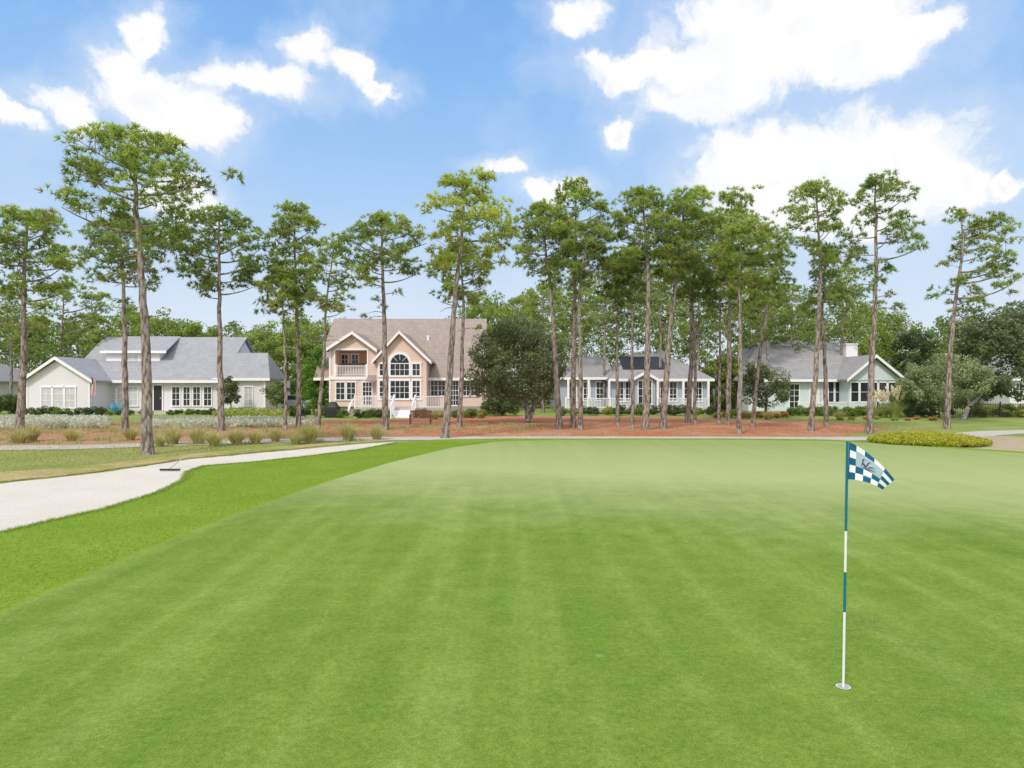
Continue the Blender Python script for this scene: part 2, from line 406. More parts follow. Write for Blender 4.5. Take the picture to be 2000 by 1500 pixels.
def m_green():
    m, nt, b = newmat('putting_green_turf')
    v = coords(nt); vs = coords(nt, (1, 0.05, 1), (0, 0, radians(-5)))
    st = noise(nt, 2.2, 2, vs, 0.5); st2 = noise(nt, 0.6, 2, vs, 0.5)
    blot = noise(nt, 0.3, 7, v, 0.7); mid = noise(nt, 2.2, 7, v, 0.75); sm_ = noise(nt, 16, 6, v, 0.78); fine = noise(nt, 75, 4, v, 0.8)
    c = ramp(nt, st, [(0.36, (0.160, 0.258, 0.038)), (0.5, (0.172, 0.272, 0.042)), (0.64, (0.200, 0.302, 0.056))])
    for f_, lo_, hi_, k in ((st2, (0.93, 0.95, 0.93), (1.08, 1.05, 1.1), 0.9), (blot, (0.88, 0.91, 0.87), (1.14, 1.08, 1.18), 0.9), (mid, (0.78, 0.84, 0.76), (1.24, 1.16, 1.28), 0.75), (sm_, (0.62, 0.70, 0.58), (1.36, 1.28, 1.4), 0.75), (fine, (0.42, 0.50, 0.38), (1.55, 1.48, 1.55), 0.8)):
        c = mix(nt, c, ramp(nt, f_, [(0.3, lo_), (0.7, hi_)]), k, 'MULTIPLY')
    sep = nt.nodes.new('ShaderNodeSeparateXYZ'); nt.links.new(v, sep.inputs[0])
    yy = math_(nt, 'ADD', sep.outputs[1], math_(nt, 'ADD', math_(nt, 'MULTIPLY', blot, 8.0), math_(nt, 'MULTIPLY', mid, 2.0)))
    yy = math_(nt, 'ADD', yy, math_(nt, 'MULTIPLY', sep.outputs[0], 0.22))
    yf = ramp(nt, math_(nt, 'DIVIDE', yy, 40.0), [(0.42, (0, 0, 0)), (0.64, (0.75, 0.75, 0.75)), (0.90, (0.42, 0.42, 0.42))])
    c = mix(nt, c, (0.45, 0.48, 0.24), yf)  # far turf turns paler: glancing sheen painted into the colour
    vo = nt.nodes.new('ShaderNodeTexVoronoi'); vo.inputs['Scale'].default_value = 0.9; nt.links.new(v, vo.inputs['Vector'])
    mk = math_(nt, 'LESS_THAN', math_(nt, 'ADD', vo.outputs['Distance'], math_(nt, 'MULTIPLY', sm_, 0.16)), 0.115)
    c = mix(nt, c, (0.42, 0.45, 0.24), math_(nt, 'MULTIPLY', mk, math_(nt, 'MULTIPLY', fine, .8)))
    nt.links.new(c, b.inputs['Base Color']); b.inputs['Roughness'].default_value = 0.95; b.inputs['Specular IOR Level'].default_value = 0.05
    bump(nt, b, math_(nt, 'ADD', fine, sm_), 0.5, 0.014); return m
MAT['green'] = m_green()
MAT['fringe'] = surf('fringe_grass', (0.19, 0.300, 0.028), (0.25, 0.345, 0.045), (0.135, 0.235, 0.022), 0.6, 14, 0.95, 0.5, 0.03, 0.05)

sheet('ground', [(-3000, -60), (3000, -60), (3000, 4000), (-3000, 4000)], 0.0, MAT['lawn'])
sheet('rough_grass', [(-60, -20), (45, -20), (45, 45), (-60, 45)], 0.004, MAT['rough'], jag=0.05)
sheet('pine_straw_bed', [gp(-250, 874), gp(280, 872), gp(420, 866), gp(640, 857), gp(1000, 855), gp(1640, 857), gp(1660, 846), gp(1740, 836), gp(1600, 824),
                         gp(1300, 815), gp(1000, 812), gp(900, 814), gp(760, 820), gp(600, 822), gp(440, 826), gp(200, 828), gp(-250, 832)], 0.009, MAT['straw'], jag=0.12)
sheet('sandy_soil', [gp(1700, 874), gp(1880, 880), gp(2080, 898), gp(2100, 858), gp(1900, 850), gp(1760, 853)], 0.013, MAT['dirt'], jag=0.06)
def ribbon(name, ctr, w, z, mat):
    C = np.array(ctr, float); T = np.gradient(C, axis=0); T /= np.linalg.norm(T, axis=1)[:, None]
    N = np.stack([-T[:, 1], T[:, 0]], 1)
    poly = list(map(tuple, C+N*w/2))+list(map(tuple, (C-N*w/2)[::-1]))
    return sheet(name, poly, z, mat, jag=0.015)
ribbon('cart_path', [(-34, 27.6), gp(0, 875), gp(150, 874), gp(300, 869), gp(450, 864), gp(640, 858.5), gp(850, 856.5), gp(1100, 856), gp(1400, 856.5), gp(1600, 857.5), gp(1720, 857), gp(1850, 853), gp(1950, 845), gp(2050, 842), gp(2300, 840)], 2.1, 0.018, MAT['path'])
bunker_in = [gp(775, 867), gp(700, 881), gp(600, 894), gp(500, 905), gp(400, 913), gp(368, 924), gp(362, 940), gp(310, 966), gp(200, 1000), gp(100, 1022), gp(0, 1046), (-11.5, 10.5)]
bunker_out = [(-16, 14), gp(-150, 962), gp(0, 945), gp(150, 930), gp(280, 912), gp(370, 898), gp(450, 891), gp(600, 877), gp(700, 868), gp(775, 863)]
sheet('sand_bunker', [(p[0]+0.3, p[1]) for p in bunker_in]+bunker_out, 0.014, MAT['sand'], jag=0.05)
green_edge = [(-5.7, -12), (-5.85, 2), gp(0, 1204), gp(250, 1094), gp(500, 993), gp(640, 944), gp(760, 907), gp(880, 877), gp(975, 864)]
green_far = [gp(1100, 861.5), gp(1400, 861), gp(1600, 863), gp(1750, 870), gp(1880, 880), gp(2100, 895), (30, 18), (26, -12)]
fr = bunker_in+[(-13, -12), (-5.7, -14), (28, -14), (31, 18), gp(2100, 891), gp(1880, 876.5), gp(1750, 866), gp(1600, 859.5), gp(1400, 858), gp(1000, 858), gp(850, 860)]
sheet('fringe_grass', fr, 0.046, MAT['fringe'], jag=0.03, skirt=0.045)
GZ = 0.051
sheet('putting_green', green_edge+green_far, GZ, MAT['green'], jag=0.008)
sheet('bunker_bank_grass', [gp(-250, 964), gp(0, 943), gp(150, 928), gp(280, 910), gp(370, 896), gp(450, 889), gp(600, 875), gp(700, 866), gp(775, 861.5),
       gp(700, 863.5), gp(600, 870), gp(450, 882), gp(370, 888), gp(280, 900), gp(150, 914), gp(0, 925), gp(-250, 940)], 0.04, MAT['rough'], jag=0.05, skirt=0.038)

# ------------------------------------------------------------- grass blades
def blades(name, P, hgt, wd, lo, hi, lean=0.4, z=0.0):
    n = len(P); base = np.column_stack([P, np.full(n, z)])
    a = R.uniform(0, 2*pi, n); s = np.stack([np.cos(a), np.sin(a), np.zeros(n)], 1)*wd*0.5
    h = hgt*(0.5+R.random(n)); off = unit(n)*lean*h[:, None]; off[:, 2] = h
    V = np.stack([base-s, base+s, base+off], 1).reshape(-1, 3)
    t = R.random(n)[:, None]; c = np.array(lo)*(1-t)+np.array(hi)*t
    o = bpy.data.objects.new(name, fast_mesh(name, V, np.arange(n*3).reshape(-1, 3), np.repeat(c, 3, 0)))
    o.data.materials.append(MAT['leaf']); put(o); o['kind'] = 'stuff'; return o
def along(poly, n, spread):
    P = np.array(poly); seg = np.linalg.norm(np.diff(P, axis=0), axis=1); s = np.r_[0, np.cumsum(seg)]
    u = R.uniform(0, s[-1], n); return np.stack([np.interp(u, s, P[:, 0]), np.interp(u, s, P[:, 1])], 1)+R.normal(size=(n, 2))*spread
def inpoly(P, poly):
    x, y = P[:, 0], P[:, 1]; ins = np.zeros(len(P), bool); q = np.array(poly); j = len(q)-1
    for i in range(len(q)):
        c = ((q[i, 1] > y) != (q[j, 1] > y)) & (x < (q[j, 0]-q[i, 0])*(y-q[i, 1])/(q[j, 1]-q[i, 1]+1e-9)+q[i, 0])
        ins ^= c; j = i
    return ins
fring_poly = bunker_in+[(-13, 4), (-5.92, 4)]+[(p[0]-.06, p[1]) for p in green_edge[2:]]
Pf = np.column_stack([R.uniform(-12, -1, 260000), 4+R.random(260000)**1.3*27]); Pf = Pf[inpoly(Pf, fring_poly)]
blades('fringe_blades', Pf, 0.018, 0.010, (0.17, 0.29, 0.028), (0.31, 0.41, 0.07), 1.0, 0.045)
blades('bunker_lip_grass', along(bunker_in[:-1], 16000, 0.06), 0.05, 0.014, (0.17, 0.27, 0.035), (0.36, 0.44, 0.10), 1.0, 0.03)
Pr = np.column_stack([R.uniform(-30, -9, 60000), R.uniform(16, 30, 60000)])
Pr = Pr[~inpoly(Pr, bunker_in+bunker_out)]; Pr = Pr[Pr[:, 1] > 18]
Pr = Pr[(Pr[:, 0] < -10.0)]
blades('rough_blades', Pr, 0.045, 0.018, (0.24, 0.28, 0.07), (0.62, 0.50, 0.28), 0.9, 0.004)
Ps = np.column_stack([R.uniform(-30, 30, 70000), R.uniform(33.5, 50, 70000)])
blades('pine_straw_litter', Ps[Ps[:, 0] < 24], 0.035, 0.025, (0.42, 0.19, 0.11), (0.70, 0.44, 0.28), 1.6, 0.01)
tc_ = np.column_stack([R.uniform(-34, 2, 420), R.uniform(29.5, 44, 420)]); tc_ = tc_[(tc_[:, 0] < -6) | (tc_[:, 1] > 36)]
Pt = np.repeat(tc_, 60, 0)+R.normal(size=(len(tc_)*60, 2))*.13
blades('scattered_grass_tufts', Pt, 0.17, 0.022, (0.22, 0.27, 0.09), (0.60, 0.56, 0.32), .5, 0.0)

# ------------------------------------------------------------- flagstick
D0 = (H-GZ)*F/592.0; fx, fy = X(1647, D0), D0
rt = root('golf_flagstick', (fx, fy, GZ), 'teal and white striped flagstick with checkered flag in the hole', 'flag')
lean = 0.035
def pole_seg(name, z0, z1, r, mat):
    mb = MB(); mb.tube([(fx+lean*z0/2.1, fy, GZ+z0), (fx+lean*z1/2.1, fy, GZ+z1)], [r, r], 14); return mb.obj(name, mat, rt, True)
pole_seg('pole_section', 0.0, 0.640, 0.0105, MAT['polewhite']); pole_seg('pole_section', 0.640, 0.980, 0.0108, MAT['teal'])
pole_seg('pole_section', 0.980, 1.329, 0.0105, MAT['polewhite']); pole_seg('pole_section', 1.329, 2.091, 0.0108, MAT['teal'])
cup = MB()
for k in range(32):
    a0, a1 = 2*pi*k/32, 2*pi*(k+1)/32
    cup.add([(fx+0.050*cos(a0), fy+0.050*sin(a0), GZ+0.004), (fx+0.058*cos(a0), fy+0.058*sin(a0), GZ+0.005), (fx+0.058*cos(a1), fy+0.058*sin(a1), GZ+0.005), (fx+0.050*cos(a1), fy+0.050*sin(a1), GZ+0.004)], [(0, 1, 2, 3)])
cup.obj('hole_rim', MAT['polewhite'], rt)
cup = MB(); cup.add([(fx+0.050*cos(2*pi*k/32), fy+0.050*sin(2*pi*k/32), GZ+0.003) for k in range(32)], [tuple(range(32))])
cup.obj('hole', simple('hole_shade', (0.36, 0.37, 0.35), 0.9), rt)
def bez(a, b, c, t): return (1-t)**2*np.array(a)+2*t*(1-t)*np.array(b)+t*t*np.array(c)
nu, nv = 36, 24; V = []; UV = []
def fpt(u, v, off):
    top = bez((1656, 863), (1694, 876), (1743, 936), u); bot = bez((1654, 936), (1690, 936), (1722, 956), u); p = top*(1-v)+bot*v
    return (X(p[0], D0)+0.003, D0-0.015+0.018*sin(u*5.5+v*1.2)*u**0.5+off, Z(p[1], D0))
for j in range(nv+1):
    for i in range(nu+1):
        V.append(fpt(i/nu, j/nv, 0)); UV.append((i/nu, 1-j/nv))
Fs = [(j*(nu+1)+i, j*(nu+1)+i+1, (j+1)*(nu+1)+i+1, (j+1)*(nu+1)+i) for j in range(nv) for i in range(nu)]
me = bpy.data.meshes.new('flag'); me.from_pydata([tuple(np.array(p)-np.array([fx, fy, GZ])) for p in V], [], Fs)
uvl = me.uv_layers.new(name='UVMap')
for l in me.loops: uvl.data[l.index].uv = UV[l.vertex_index]
me.shade_smooth()
m, nt, b = newmat('checkered_cloth')
uvn = nt.nodes.new('ShaderNodeUVMap'); sp = nt.nodes.new('ShaderNodeSeparateXYZ'); nt.links.new(uvn.outputs[0], sp.inputs[0])
cu = math_(nt, 'FLOOR', math_(nt, 'MULTIPLY', sp.outputs[0], 5.0)); cv = math_(nt, 'FLOOR', math_(nt, 'MULTIPLY', sp.outputs[1], 5.0))
chk = math_(nt, 'MODULO', math_(nt, 'ADD', cu, cv), 2.0)
base = mix(nt, (0.0, 0.10, 0.22), (0.82, 0.85, 0.90), chk)
ins = math_(nt, 'MULTIPLY', math_(nt, 'LESS_THAN', math_(nt, 'ABSOLUTE', math_(nt, 'SUBTRACT', sp.outputs[0], 0.5)), 0.30),
            math_(nt, 'LESS_THAN', math_(nt, 'ABSOLUTE', math_(nt, 'SUBTRACT', sp.outputs[1], 0.62)), 0.22))
base = mix(nt, base, (0.38, 0.47, 0.56), ins)
hem = math_(nt, 'LESS_THAN', sp.outputs[0], 0.035); base = mix(nt, base, (0.0, 0.10, 0.22), hem)
nt.links.new(base, b.inputs['Base Color']); b.inputs['Roughness'].default_value = 0.8
flag = part('flag', me, m, rt)
em = MB()
strokes = [[(0.34, .52), (0.37, .41), (0.36, .33), (0.39, .27), (0.44, .31)], [(0.43, .54), (0.47, .41), (0.49, .31), (0.54, .24)], [(0.46, .54), (0.53, .44), (0.59, .38), (0.65, .36)],
           [(0.47, .56), (0.55, .50), (0.62, .48), (0.68, .50)], [(0.34, .55), (0.47, .58), (0.63, .56)], [(0.37, .40), (0.42, .46), (0.45, .54)], [(0.45, .56), (0.40, .47), (0.34, .46)]]
for sgn in (-0.004, 0.004):
    for stq in strokes:
        P = np.array(stq); q = np.linspace(0, 1, 12); s = np.linspace(0, 1, len(P))
        C = np.stack([np.interp(q, s, P[:, 0]), np.interp(q, s, P[:, 1])], 1)
        for _ in range(2): C[1:-1] = (C[:-2]+2*C[1:-1]+C[2:])/4
        T = np.gradient(C, axis=0); N = np.stack([-T[:, 1], T[:, 0]], 1); N /= np.linalg.norm(N, axis=1)[:, None]
        w = 0.013*np.sin(pi*(0.12+0.83*q))
        vv = [fpt(*(C[i]+N[i]*w[i]), sgn) for i in range(12)]+[fpt(*(C[i]-N[i]*w[i]), sgn) for i in range(12)]
        em.add(vv, [(i, i+1, i+13, i+12) for i in range(11)])
eo = em.obj('emblem', simple('emblem_ink', (0.02, 0.05, 0.08), 0.8), rt); eo.parent = flag; eo['label'] = 'dark wading bird and reeds emblem'

# ------------------------------------------------------------- rake, bench, grill
bx, by = gp(332, 921)
rk = root('bunker_rake', (bx, by, 0.02), 'sand rake lying in the bunker', 'rake')
mb = MB(); mb.box(bx-0.3, bx+0.3, by-0.03, by+0.03, 0.042, 0.082)
for i in range(13): mb.box(bx-0.285+i*0.0475-0.008, bx-0.285+i*0.0475+0.008, by-0.012, by+0.012, 0.014, 0.042)
mb.obj('head', MAT['cover'], rk)
mb = MB(); mb.tube([(bx-0.02, by, 0.08), (bx-0.22, by+1.35, 0.30)], [0.016, 0.016], 8); mb.obj('handle', simple('pale_handle', (0.55, 0.5, 0.4), 0.6), rk)

by = 44.0; bx = X(821, 44)
bn = root('park_bench', (bx, by, 0), 'brown wooden slatted bench standing on pine straw', 'bench')
mb = MB()
for i in range(5): mb.box(bx-0.68, bx+0.68, by-0.25+i*0.1, by-0.17+i*0.1, 0.42, 0.45)
mb.obj('seat', MAT['wood'], bn)
mb = MB()
mb.box(bx-0.7, bx+0.7, by+0.25, by+0.29, 0.84, 0.92); mb.box(bx-0.7, bx+0.7, by+0.25, by+0.29, 0.50, 0.56)
for i in range(15): mb.box(bx-0.66+i*0.0925-0.032, bx-0.66+i*0.0925+0.032, by+0.26, by+0.28, 0.56, 0.84)
mb.obj('backrest', MAT['wood'], bn)
for sx in (-0.68, 0.62):
    for sy, zt in ((-0.26, 0.62), (0.24, 0.9)):
        mb = MB(); mb.box(bx+sx, bx+sx+0.06, by+sy-.002, by+sy+0.06, 0.0, zt); mb.obj('leg', MAT['wood'], bn)
    mb = MB(); mb.box(bx+sx-.01, bx+sx+0.07, by-0.28, by+0.24, 0.621, 0.66); mb.obj('armrest', MAT['wood'], bn)

bx, by = X(650, 53.5), 53.5
gr = root('covered_grill', (bx, by, 0), 'barbecue grill under a fitted black cover', 'grill')
prof = [(0.62, 0.03), (0.60, 0.45), (0.58, 0.80), (0.55, 0.86), (0.40, 0.93), (0.36, 1.08), (0.27, 1.20), (0.10, 1.24)]
V = []; Fs = []; sg = 28
for r, z in prof:
    for k in range(sg):
        a = 2*pi*k/sg; ca, sa = cos(a), sin(a); e = (abs(ca)**4+abs(sa)**4)**-0.25
        w = 1+0.03*sin(7*a+z*5); V.append((bx+r*ca*e*w, by+r*0.5*sa*e*w, z))
for i in range(len(prof)-1):
    for k in range(sg): Fs.append((i*sg+k, i*sg+(k+1) % sg, (i+1)*sg+(k+1) % sg, (i+1)*sg+k))
Fs.append(tuple((len(prof)-1)*sg+k for k in range(sg)))
mb = MB(); mb.add(V, Fs); mb.obj('cover', MAT['cover'], gr, True)
for sx in (-0.5, 0.5):
    mb = MB(); mb.tube([(bx+sx-0.03, by-0.15, 0.07), (bx+sx+0.03, by-0.15, 0.07)], [0.07, 0.07], 14); mb.obj('wheel', MAT['black'], gr)

for px in (216, 232):
    cx_, cy_ = X(px, 58.6), 58.6
    ch_ = root('patio_chair', (cx_, cy_, 0), 'teal slatted garden chair on the patio', 'chair', 'garden chairs on the patio')
    m = MB()
    for i in range(5): m.slab([(cx_-.26, cy_-.25+i*.1, .38-i*.02), (cx_+.26, cy_-.25+i*.1, .38-i*.02), (cx_+.26, cy_-.17+i*.1, .365-i*.02), (cx_-.26, cy_-.17+i*.1, .365-i*.02)], .025)
    m.obj('seat', MAT['chair'], ch_)
    m = MB()
    for i in range(5): xx = cx_-.24+i*.1; m.add([(xx, cy_+.22, .3), (xx+.08, cy_+.22, .3), (xx+.08, cy_+.45, .95+.06*(2-abs(i-2))), (xx, cy_+.45, .95+.06*(2-abs(i-2))), (xx, cy_+.25, .3), (xx+.08, cy_+.25, .3), (xx+.08, cy_+.48, .95+.06*(2-abs(i-2))), (xx, cy_+.48, .95+.06*(2-abs(i-2)))], [(0, 1, 2, 3), (7, 6, 5, 4), (0, 3, 7, 4), (1, 5, 6, 2), (3, 2, 6, 7), (0, 4, 5, 1)])
    m.obj('backrest', MAT['chair'], ch_)
    for sx in (-.3, .25):
        for sy in (-.28, .3): m = MB(); m.box(cx_+sx, cx_+sx+.05, cy_+sy, cy_+sy+.07, 0, .55); m.obj('leg', MAT['chair'], ch_)
        m = MB(); m.box(cx_+sx-.03, cx_+sx+.08, cy_-.32, cy_+.38, .551, .58); m.obj('armrest', MAT['chair'], ch_)

cx_, cy_ = X(575, 72), 72.0
car = root('parked_car', (cx_, cy_, 0), 'silver car parked between two houses behind shrubs', 'car')
body = [(-2.2, .35), (-2.25, .65), (-2.1, .85), (-1.4, .95), (1.5, 1.0), (2.1, .9), (2.2, .6), (2.15, .35)]
m = MB(); m.extr([(cx_+x, z) for x, z in body], cy_-.88, cy_+.88); m.obj('body', MAT['carpaint'], car)
m = MB(); m.extr([(cx_-1.25, .96), (cx_-.6, 1.42), (cx_+.8, 1.45), (cx_+1.4, 1.0)], cy_-.75, cy_+.75); m.obj('cabin_glass', MAT['glass'], car)
m = MB(); m.extr([(cx_-.6, 1.425), (cx_+.8, 1.455), (cx_+.7, 1.50), (cx_-.5, 1.48)], cy_-.74, cy_+.74); m.obj('car_roof', MAT['carpaint'], car)
for sx in (-1.4, 1.4):
    for sy in (-.9, .78):
        m = MB(); m.tube([(cx_+sx, cy_+sy-.02, .33), (cx_+sx, cy_+sy+.14, .33)], [.33, .33], 18); wv = m.obj('wheel', MAT['black'], car)
        m = MB(); m.tube([(cx_+sx, cy_+sy-.03, .33), (cx_+sx, cy_+sy+.15, .33)], [.2, .2], 14); m.add([(cx_+sx+.2*cos(2*pi*k/14), cy_+sy-.03, .33+.2*sin(2*pi*k/14)) for k in range(14)], [tuple(range(14))]); q_ = m.obj('rim', MAT['carpaint'], car); q_.parent = wv

# ------------------------------------------------------------- house helpers
def window(par, x0, x1, z0, z1, y, nx=2, nz=3, mat='glass', fr=0.09, mun=0.035, arch=False):
    g = MB(); f = MB(); yf = y-0.07
    if arch:
        cx = (x0+x1)/2; r = (x1-x0)/2; zs = z1-r
        pts = [(x0, z0), (x1, z0)]+[(cx+r*cos(a), zs+r*sin(a)) for a in np.linspace(0, pi, 17)]
        g.extr(pts, y-0.02, y-0.002)
        for a0, a1 in zip(np.linspace(0, pi, 17)[:-1], np.linspace(0, pi, 17)[1:]):
            f.extr([(cx+r*cos(a0), zs+r*sin(a0)), (cx+(r+fr*1.5)*cos(a0), zs+(r+fr*1.5)*sin(a0)), (cx+(r+fr*1.5)*cos(a1), zs+(r+fr*1.5)*sin(a1)), (cx+r*cos(a1), zs+r*sin(a1))], yf, y-0.001)
        f.box(x0-fr, x0, yf, y-0.001, z0, zs); f.box(x1, x1+fr, yf, y-0.001, z0, zs)
        f.box(x0-fr-.02, x1+fr+.02, yf-0.03, y-0.001, z0-fr, z0)
        for a in (pi/4, pi/2, 3*pi/4):
            d = 0.4*mun; f.extr([(cx+r*.4*cos(a)-d*sin(a), zs+r*.4*sin(a)+d*cos(a)), (cx+r*cos(a)-d*sin(a), zs+r*sin(a)+d*cos(a)), (cx+r*cos(a)+d*sin(a), zs+r*sin(a)-d*cos(a)), (cx+r*.4*cos(a)+d*sin(a), zs+r*.4*sin(a)-d*cos(a))], y-0.045, y-0.021)
        f.box(x0, x1, y-0.05, y-0.021, zs-mun, zs+mun)
        zt = zs-mun
    else:
        g.box(x0, x1, y-0.02, y-0.002, z0, z1)
        f.box(x0-fr, x0, yf, y-0.001, z0, z1); f.box(x1, x1+fr, yf, y-0.001, z0, z1)
        f.box(x0-fr-0.03, x1+fr+0.03, yf-0.02, y-0.001, z1, z1+fr*1.2); f.box(x0-fr-0.03, x1+fr+0.03, yf-0.03, y-0.001, z0-fr, z0)
        zt = z1
    for i in range(1, nx): xx = x0+(x1-x0)*i/nx; f.box(xx-mun/2, xx+mun/2, y-0.045, y-0.021, z0, zt)
    for i in range(1, nz): zz = z0+(zt-z0)*i/nz; f.box(x0, x1, y-0.050, y-0.0215, zz-mun/2, zz+mun/2)
    w = g.obj('window', MAT[mat], par); fo = f.obj('frame', MAT['white'], par); fo.parent = w
def roof_x(par, x0, x1, y0, y1, ze, zr, mat, yr=None, t=0.16, name='roof', hip=0.0, hipl=None):
    yr = (y0+y1)/2 if yr is None else yr; hl = hip if hipl is None else hipl
    m = MB()
    m.slab([(x0, y0, ze), (x1, y0, ze), (x1-hip, yr, zr), (x0+hl, yr, zr)], t)
    m.slab([(x0+hl, yr, zr), (x1-hip, yr, zr), (x1, y1, ze), (x0, y1, ze)], t)
    if hip: m.slab([(x1, y0, ze), (x1, y1, ze), (x1-hip, yr, zr)], t)
    if hl: m.slab([(x0, y1, ze), (x0, y0, ze), (x0+hl, yr, zr)], t)
    o = m.obj(name, MAT[mat], par)
    f = MB(); f.box(x0, x1, y0-0.03, y0-0.001, ze-t-0.06, ze+0.01)
    tr = f.obj('fascia', MAT['white'], par); tr.parent = o
    return o
def roof_y(par, x0, x1, y0, y1, ze, zr, mat, xr=None, t=0.16, name='roof'):
    xr = (x0+x1)/2 if xr is None else xr; m = MB()
    m.slab([(x0, y0, ze), (xr, y0, zr), (xr, y1, zr), (x0, y1, ze)], t)
    m.slab([(xr, y0, zr), (x1, y0, ze), (x1, y1, ze), (xr, y1, zr)], t)
    o = m.obj(name, MAT[mat], par)
    f = MB(); f.strip([(x0, ze+0.012), (xr, zr+0.012)], 0.27, y0-0.04, y0-0.002); f.strip([(xr, zr+0.012), (x1, ze+0.012)], 0.27, y0-0.04, y0-0.002)
    tr = f.obj('bargeboard', MAT['white'], par); tr.parent = o
    return o
def railing(par, x0, x1, y, z0, h=0.95, name='railing', sp=0.13):
    m = MB(); m.box(x0, x1, y-0.04, y+0.04, z0+h-0.06, z0+h); m.box(x0, x1, y-0.025, y+0.025, z0+0.08, z0+0.13)
    n = max(1, int((x1-x0)/sp))
    for i in range(n+1): xx = x0+(x1-x0)*i/n; m.box(xx-0.02, xx+0.02, y-0.018, y+0.018, z0+0.131, z0+h-0.061)
    k = max(1, int(round((x1-x0)/2.2)))
    for i in range(k+1): xx = x0+(x1-x0)*i/k; m.box(xx-0.06, xx+0.06, y-0.06, y+0.06, z0, z0+h+0.12)
    return m.obj(name, MAT['white'], par)
def bx1(name, mat, par, *a):
    m = MB(); m.box(*a); return m.obj(name, MAT[mat], par)

# ---- house with light grey siding
D = 60.0
h = root('house', (X(300, D), D, 0), 'single storey light grey siding house with grey shingle roof and dormer', 'house')
m = MB(); m.box(X(178, D), X(480, D), 61, 72, 0.25, 2.95); m.obj('wall', MAT['greysiding'], h)
bx1('wall', 'greysiding', h, X(480, D)+.001, -22.0, 61.0, 64.6, .25, 3.05)
m = MB(); m.box(X(176, D)-.03, X(480, D), 60.95, 72.1, -0.05, 0.249); m.box(X(480, D)+.001, -21.97, 60.95, 64.65, -.05, .249); m.box(X(52, 58)-.03, X(176, 58)+.03, 57.95, 66, -.05, .249); m.obj('foundation', MAT['brickbase'], h)
roof_x(h, -39.7, -25.8, 60.4, 72.6, 2.95, 7.2, 'roofgrey')
for xx in (-39.5, -26.2): MB().gable(xx, 61, 72, 66.5, 2.9, 6.7).obj('gable_wall', MAT['greysiding'], h)
roof_x(h, -26.6, -21.5, 60.6, 65.2, 3.15, 5.5, 'roofgrey', hip=1.0, hipl=.01)
x0, x1 = X(52, 58), X(176, 58); xr = X(113, 58)
m = MB(); m.extr([(x0, 0.25), (x1, 0.25), (x1, 3.0), (xr, 4.7), (x0, 3.0)], 58, 66); m.obj('wall', MAT['greysiding'], h)
roof_y(h, x0-0.35, x1+0.45, 57.6, 67, 2.93, 4.95, 'roofgrey', xr)
xa, xb = X(207, 63), X(312, 63)
m = MB(); m.box(xa, xb, 63, 66.3, 4.05, 5.62); m.obj('dormer_wall', MAT['white'], h)
m = MB(); m.slab([(xa-0.3, 62.6, 5.68), (xb+0.8, 62.6, 5.68), (xb+0.2, 66.6, 7.28), (xa-0.1, 66.6, 7.28)], 0.14); o = m.obj('dormer_roof', MAT['roofgrey'], h)
f_ = bx1('fascia', 'white', h, xa-0.3, xb+0.8, 62.57, 62.598, 5.46, 5.69); f_.parent = o
window(h, X(249, 63), X(271, 63), 4.3, 5.3, 63, 2, 2, 'blind')
for px0, px1, mt in ((82, 101, 'blind'), (105, 124, 'blind'), (128, 147, 'blind')): window(h, X(px0, 58), X(px1, 58), Z(796, 58), Z(757, 58), 58, 2, 3, mt)
for px0, px1, mt in ((209, 226, 'blind'), (230, 240, 'blind'), (252, 269, 'blind'), (337, 351, 'glass'), (359, 371, 'glass'), (378, 391, 'glass'), (399, 413, 'glass'), (478, 493, 'blind')):
    window(h, X(px0, 61), X(px1, 61), Z(792, 61), Z(756, 61), 60.999, 2, 3, mt)
d_ = bx1('door', 'black', h, X(301, 61), X(317, 61), 60.95, 60.999, 0.3, 2.5)
m = MB(); m.box(X(301, 61)-.1, X(301, 61), 60.92, 60.999, 0.25, 2.5); m.box(X(317, 61), X(317, 61)+.1, 60.92, 60.999, 0.25, 2.5); m.box(X(301, 61)-.12, X(317, 61)+.12, 60.92, 60.999, 2.5, 2.62); f_ = m.obj('frame', MAT['white'], h); f_.parent = d_
m = MB(); m.tube([(X(314, 61), 60.93, 1.3), (X(314, 61), 60.93, 1.45)], [.025, .025], 8); f_ = m.obj('handle', MAT['polewhite'], h); f_.parent = d_
for a_ in ((X(176, 61)+.01, X(176, 61)+.13, 60.9, 60.998, .25, 2.8), (-22.15, -22.0, 60.9, 60.998, .25, 2.9), (x0, x0+.12, 57.95, 57.999, .25, 2.9), (x1-.12, x1, 57.95, 57.999, .25, 2.9)): bx1('corner_board', 'white', h, *a_)
bx1('patio_step', 'path', h, X(275, 61), X(345, 61), 59.2, 60.94, 0.0, 0.2)

ax, ay = X(178, 57.2), 57.2
uf = root('house_flag', (ax, ay+0.7, 1.9), 'small striped american flag hanging from a house corner', 'flag')
m = MB(); m.tube([(ax, ay+0.72, 2.5), (ax, ay-0.1, 3.35)], [0.02, 0.015], 8); m.obj('pole', MAT['polewhite'], uf)
V = []; UV = []
for j in range(15):
    for i in range(9):
        u, v = i/8, j/14
        V.append((ax-0.02+0.45*u*(0.75+0.25*v)+0.04*sin(v*5), ay+0.02+0.07*sin(u*9+v*2), 3.25-1.5*v-0.2*u)); UV.append((u, v))
Fs = [(j*9+i, j*9+i+1, j*9+i+10, j*9+i+9) for j in range(14) for i in range(8)]
me = bpy.data.meshes.new('cloth'); oo = ORG[uf.name]; me.from_pydata([tuple(np.array(p)-oo) for p in V], [], Fs)
uvl = me.uv_layers.new(name='UVMap')
for l in me.loops: uvl.data[l.index].uv = UV[l.vertex_index]
